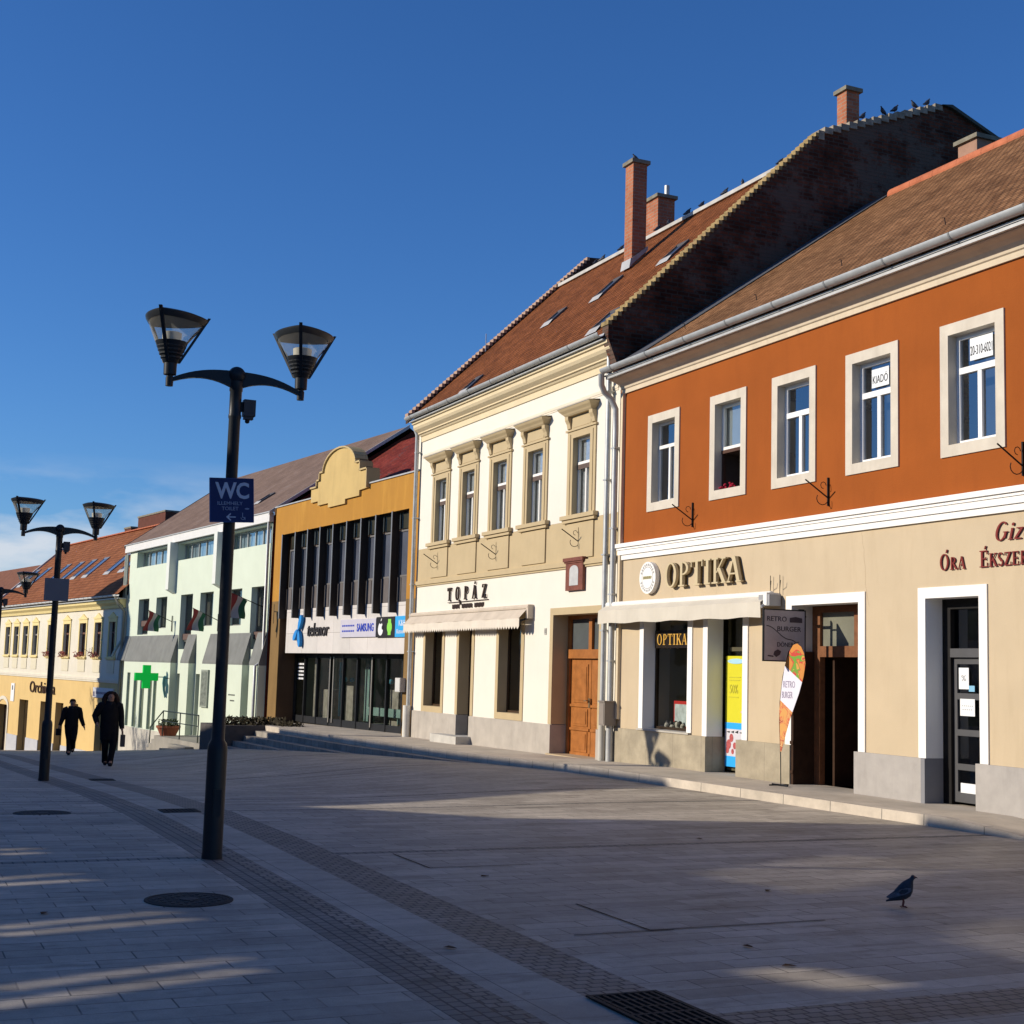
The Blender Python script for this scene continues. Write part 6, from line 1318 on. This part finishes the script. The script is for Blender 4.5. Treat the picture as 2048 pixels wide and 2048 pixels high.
# ================================================================ PEOPLE
def skinned(verts,edges,radii,name,m,par,lvl=2):
    me=bpy.data.meshes.new(name); me.from_pydata(verts,edges,[]); ob=bpy.data.objects.new(name,me); COL.objects.link(ob)
    ob.modifiers.new('s','SKIN'); 
    for i,r in enumerate(radii): me.skin_vertices[0].data[i].radius=(r if isinstance(r,tuple) else (r,r)); 
    me.skin_vertices[0].data[0].use_root=True
    sb=ob.modifiers.new('u','SUBSURF'); sb.levels=lvl; sb.render_levels=lvl
    dg=bpy.context.evaluated_depsgraph_get(); dg.update(); nm=bpy.data.meshes.new_from_object(ob.evaluated_get(dg)); bpy.data.objects.remove(ob)
    nm.materials.clear(); nm.materials.append(m)
    for p in nm.polygons: p.use_smooth=True
    o=bpy.data.objects.new(name,nm); COL.objects.link(o); o.parent=par; WO[o.name]=WO[par.name]; return o
SKIN=mat('skin',(.42,.24,.17),.6,.1); BLKC=mat('black_cloth',(.012,.012,.014),.85,.3,12); TRS=mat('dark_trousers',(.010,.010,.012),.85,.3,12)
def person(loc,label,h,arms,legs,hairm,coat_len,long_hair):
    # local: forward +X, left +Y ; scaled to height h
    t=thing('person',loc,label,'person'); k=h/1.75
    V=[];E=[];Rr=[]
    def ad(p,r,par=None):
        V.append((p[0]*k,p[1]*k,p[2]*k)); Rr.append(r*k if not isinstance(r,tuple) else (r[0]*k,r[1]*k)); 
        if par is not None: E.append((par,len(V)-1))
        return len(V)-1
    pel=ad((0,0,.95),(.15,.11)); sp=ad((.0,0,1.12),(.15,.11),pel); ch=ad((.0,0,1.33),(.17,.12),sp); nk=ad((.01,0,1.48),.07,ch); hd0=ad((.025,0,1.56),.075,nk); hd=ad((.03,0,1.64),.095,hd0); hd1=ad((.02,0,1.71),.06,hd)
    hands=[]
    for s,(el,ha) in zip((1,-1),arms):
        sh=ad((0,s*.17,1.41),.075,ch); e=ad(el,.055,sh); w=ad(ha,.036,e); d=(Vector(ha)-Vector(el)).normalized(); p=ad(tuple(Vector(ha)+d*.06),(.032,.042),w)
        hands.append((Vector(ha)+d*.06,d,p))
        for f in range(4):
            off=Vector((.012*(f-1.5)*1.6,0,0)); a=ad(tuple(Vector(ha)+d*.10+off),.011,p); ad(tuple(Vector(ha)+d*(.15+.012*(1 if f in(1,2) else 0))+off+Vector((.01,-s*.01,0))),.009,a)
        a=ad(tuple(Vector(ha)+d*.06+Vector((.045,0,0))),.012,p); ad(tuple(Vector(ha)+d*.10+Vector((.055,0,0))),.009,a)
    for s,(kn,an,toe) in zip((1,-1),legs):
        hp=ad((0,s*.09,.90),.10,pel); kk=ad(kn,.068,hp); aa=ad(an,.045,kk); hl=ad((an[0]-.03,an[1],an[2]-.045),.04,aa); ad(toe,.032,aa)
    b=skinned(V,E,Rr,'body',SKIN,t,2)
    # head details
    fm=MB(frame(0,0)); W0=WO[t.name]
    def part(g,name,m,sm_=True): 
        g.v=[tuple(Vector(v)*k+W0) for v in g.v]; return g.build(name,m,t,sm_)
    g=MB(); g.tube([(.118,0,1.655),(.135,0,1.625),(.118,0,1.615)],[.010,.016,.012],6); part(g,'nose',SKIN)
    g=MB(); [g.ball((.112,s*.034,1.655),.010,n=6) for s in (-1,1)]; part(g,'eye',INK)
    g=MB(); g.box(.112,.120,-.022,.022,1.578,1.586); part(g,'mouth',mat('lip',(.25,.07,.06),.6,.1),False)
    g=MB(); [g.ball((.02,s*.096,1.64),.018,.012,.032,8) for s in (-1,1)]; part(g,'ear',SKIN)
    g=MB()
    if long_hair:
        for s in (-1,1): g.tube([(.03,s*.07,1.72),(-.01,s*.115,1.66),(-.01,s*.145,1.56),(.02,s*.15,1.46)],[.045,.055,.07,.05],8)
        g.ball((-.03,0,1.665),.115,.125,.11,12)
    else: g.ball((-.005,0,1.69),.098,.098,.075,12)
    part(g,'hair',hairm)
    # coat: lofted shell round torso, sleeves
    g=MB(); secs=[(coat_len,.20,.15),(coat_len+.15,.205,.155),(1.0,.205,.155),(1.15,.20,.15),(1.32,.225,.155),(1.42,.215,.14),(1.48,.13,.11),(1.53,.10,.10)]; rings=[]
    for z,ry,rx in secs: rings.append([g.P(rx*cos(2*pi*q/20)*(1+.04*sin(3*q+z*9)),ry*sin(2*pi*q/20)*(1+.03*sin(5*q+z*7)),z) for q in range(20)])
    for A,B in zip(rings,rings[1:]):
        for q in range(20): g.f.append([A[q],A[(q+1)%20],B[(q+1)%20],B[q]])
    g.f.append(rings[0][::-1]); part(g,'coat',BLKC)
    for s,(el,ha) in zip((1,-1),arms):
        g=MB(); g.tube([(0,s*.13,1.44),(0,s*.20,1.41),tuple((Vector((0,s*.19,1.41))+Vector(el))/2+Vector((0,s*.01,0))),el,tuple((Vector(el)+Vector(ha))/2),tuple(Vector(ha)+(Vector(ha)-Vector(el)).normalized()*.01)],[.10,.112,.094,.078,.066,.055],12); part(g,'sleeve',BLKC)
    for s,(kn,an,toe) in zip((1,-1),legs):
        g=MB(); g.tube([(0,s*.09,.95),tuple((Vector((0,s*.09,.9))+Vector(kn))/2),kn,tuple((Vector(kn)+Vector(an))/2),(an[0],an[1],an[2]-.035)],[.125,.112,.085,.072,.070],12); part(g,'trouser_leg',TRS)
        g=MB(); g.tube([(an[0]-.05,an[1],max(.035,an[2]-.05)),(an[0]+.02,an[1],max(.05,an[2]-.03)),(toe[0]-.03,toe[1],toe[2]+.01),(toe[0]+.05,toe[1],toe[2])],[.042,.055,.045,.022],10); part(g,'shoe',BLKC)
    g=MB(); g.tube([(.0,-.10,1.49),(.09,0,1.46),(.0,.10,1.49),(-.06,0,1.50),(.0,-.10,1.49)],.05,8); part(g,'scarf',mat('scarf_dark',(.03,.03,.035),.9,.3,20))
    return t,k
# person near: long dark hair, one elbow out
L1=(-34.3,5.19); z1=gz(*L1)
t,k=person((L1[0],L1[1],z1),'woman in long black coat walking toward the camera, nearer of two','x' and 1.74,
  [((-.03,.27,1.16),(.06,.29,.90)),((-.06,-.33,1.17),(.10,-.30,1.02))],[((.12,.10,.50),(.10,.05,.09),(.24,.05,.035)),((.02,-.07,.50),(-.16,-.03,.12),(-.06,-.03,.04))],mat('hair_dark',(.03,.015,.01),.7,.2,30),.62,True)
t['label']='person in long black coat and dark hair walking this way, nearer of two'
b=thing('shopping_bag',(L1[0]+.1,L1[1]+.36,z1+.45),'small pale narrow bag held in the nearer walker\'s hand','bag')
g=MB(); g.box(L1[0]+.02,L1[0]+.18,L1[1]+.27,L1[1]+.36,z1+.46,z1+.74); g.build('bag_body',mat('bag_grey',(.10,.09,.08),.7,.2),b)
g=MB(); g.tube([(L1[0]+.05,L1[1]+.315,z1+.74),(L1[0]+.09,L1[1]+.315,z1+.83),(L1[0]+.15,L1[1]+.315,z1+.74)],.006,5); g.build('bag_handle',INK,b)
L2=(-45.0,5.68); z2=gz(*L2)
t,k=person((L2[0],L2[1],z2),'person in short black jacket striding with arms apart, farther walker',1.70,
  [((-.02,.28,1.17),(.02,.37,.93)),((.0,-.27,1.17),(.04,-.35,.93))],[((.16,.08,.52),(-.20,.10,.22),(-.12,.10,.10)),((.06,-.06,.50),(.10,-.05,.09),(.24,-.05,.035))],mat('hair_brown',(.05,.025,.015),.7,.2,30),.78,False)
b=thing('hand_bag',(L2[0],L2[1]-.42,z2+.7),'dark hand bag carried by the farther walker','bag')
g=MB(); g.box(L2[0]-.10,L2[0]+.14,L2[1]-.44,L2[1]-.31,z2+.60,z2+.80); g.build('bag_body',BLKC,b)
g=MB(); g.tube([(L2[0]-.05,L2[1]-.37,z2+.80),(L2[0]+.03,L2[1]-.37,z2+.87),(L2[0]+.10,L2[1]-.37,z2+.80)],.01,5); g.build('bag_handle',BLKC,b)
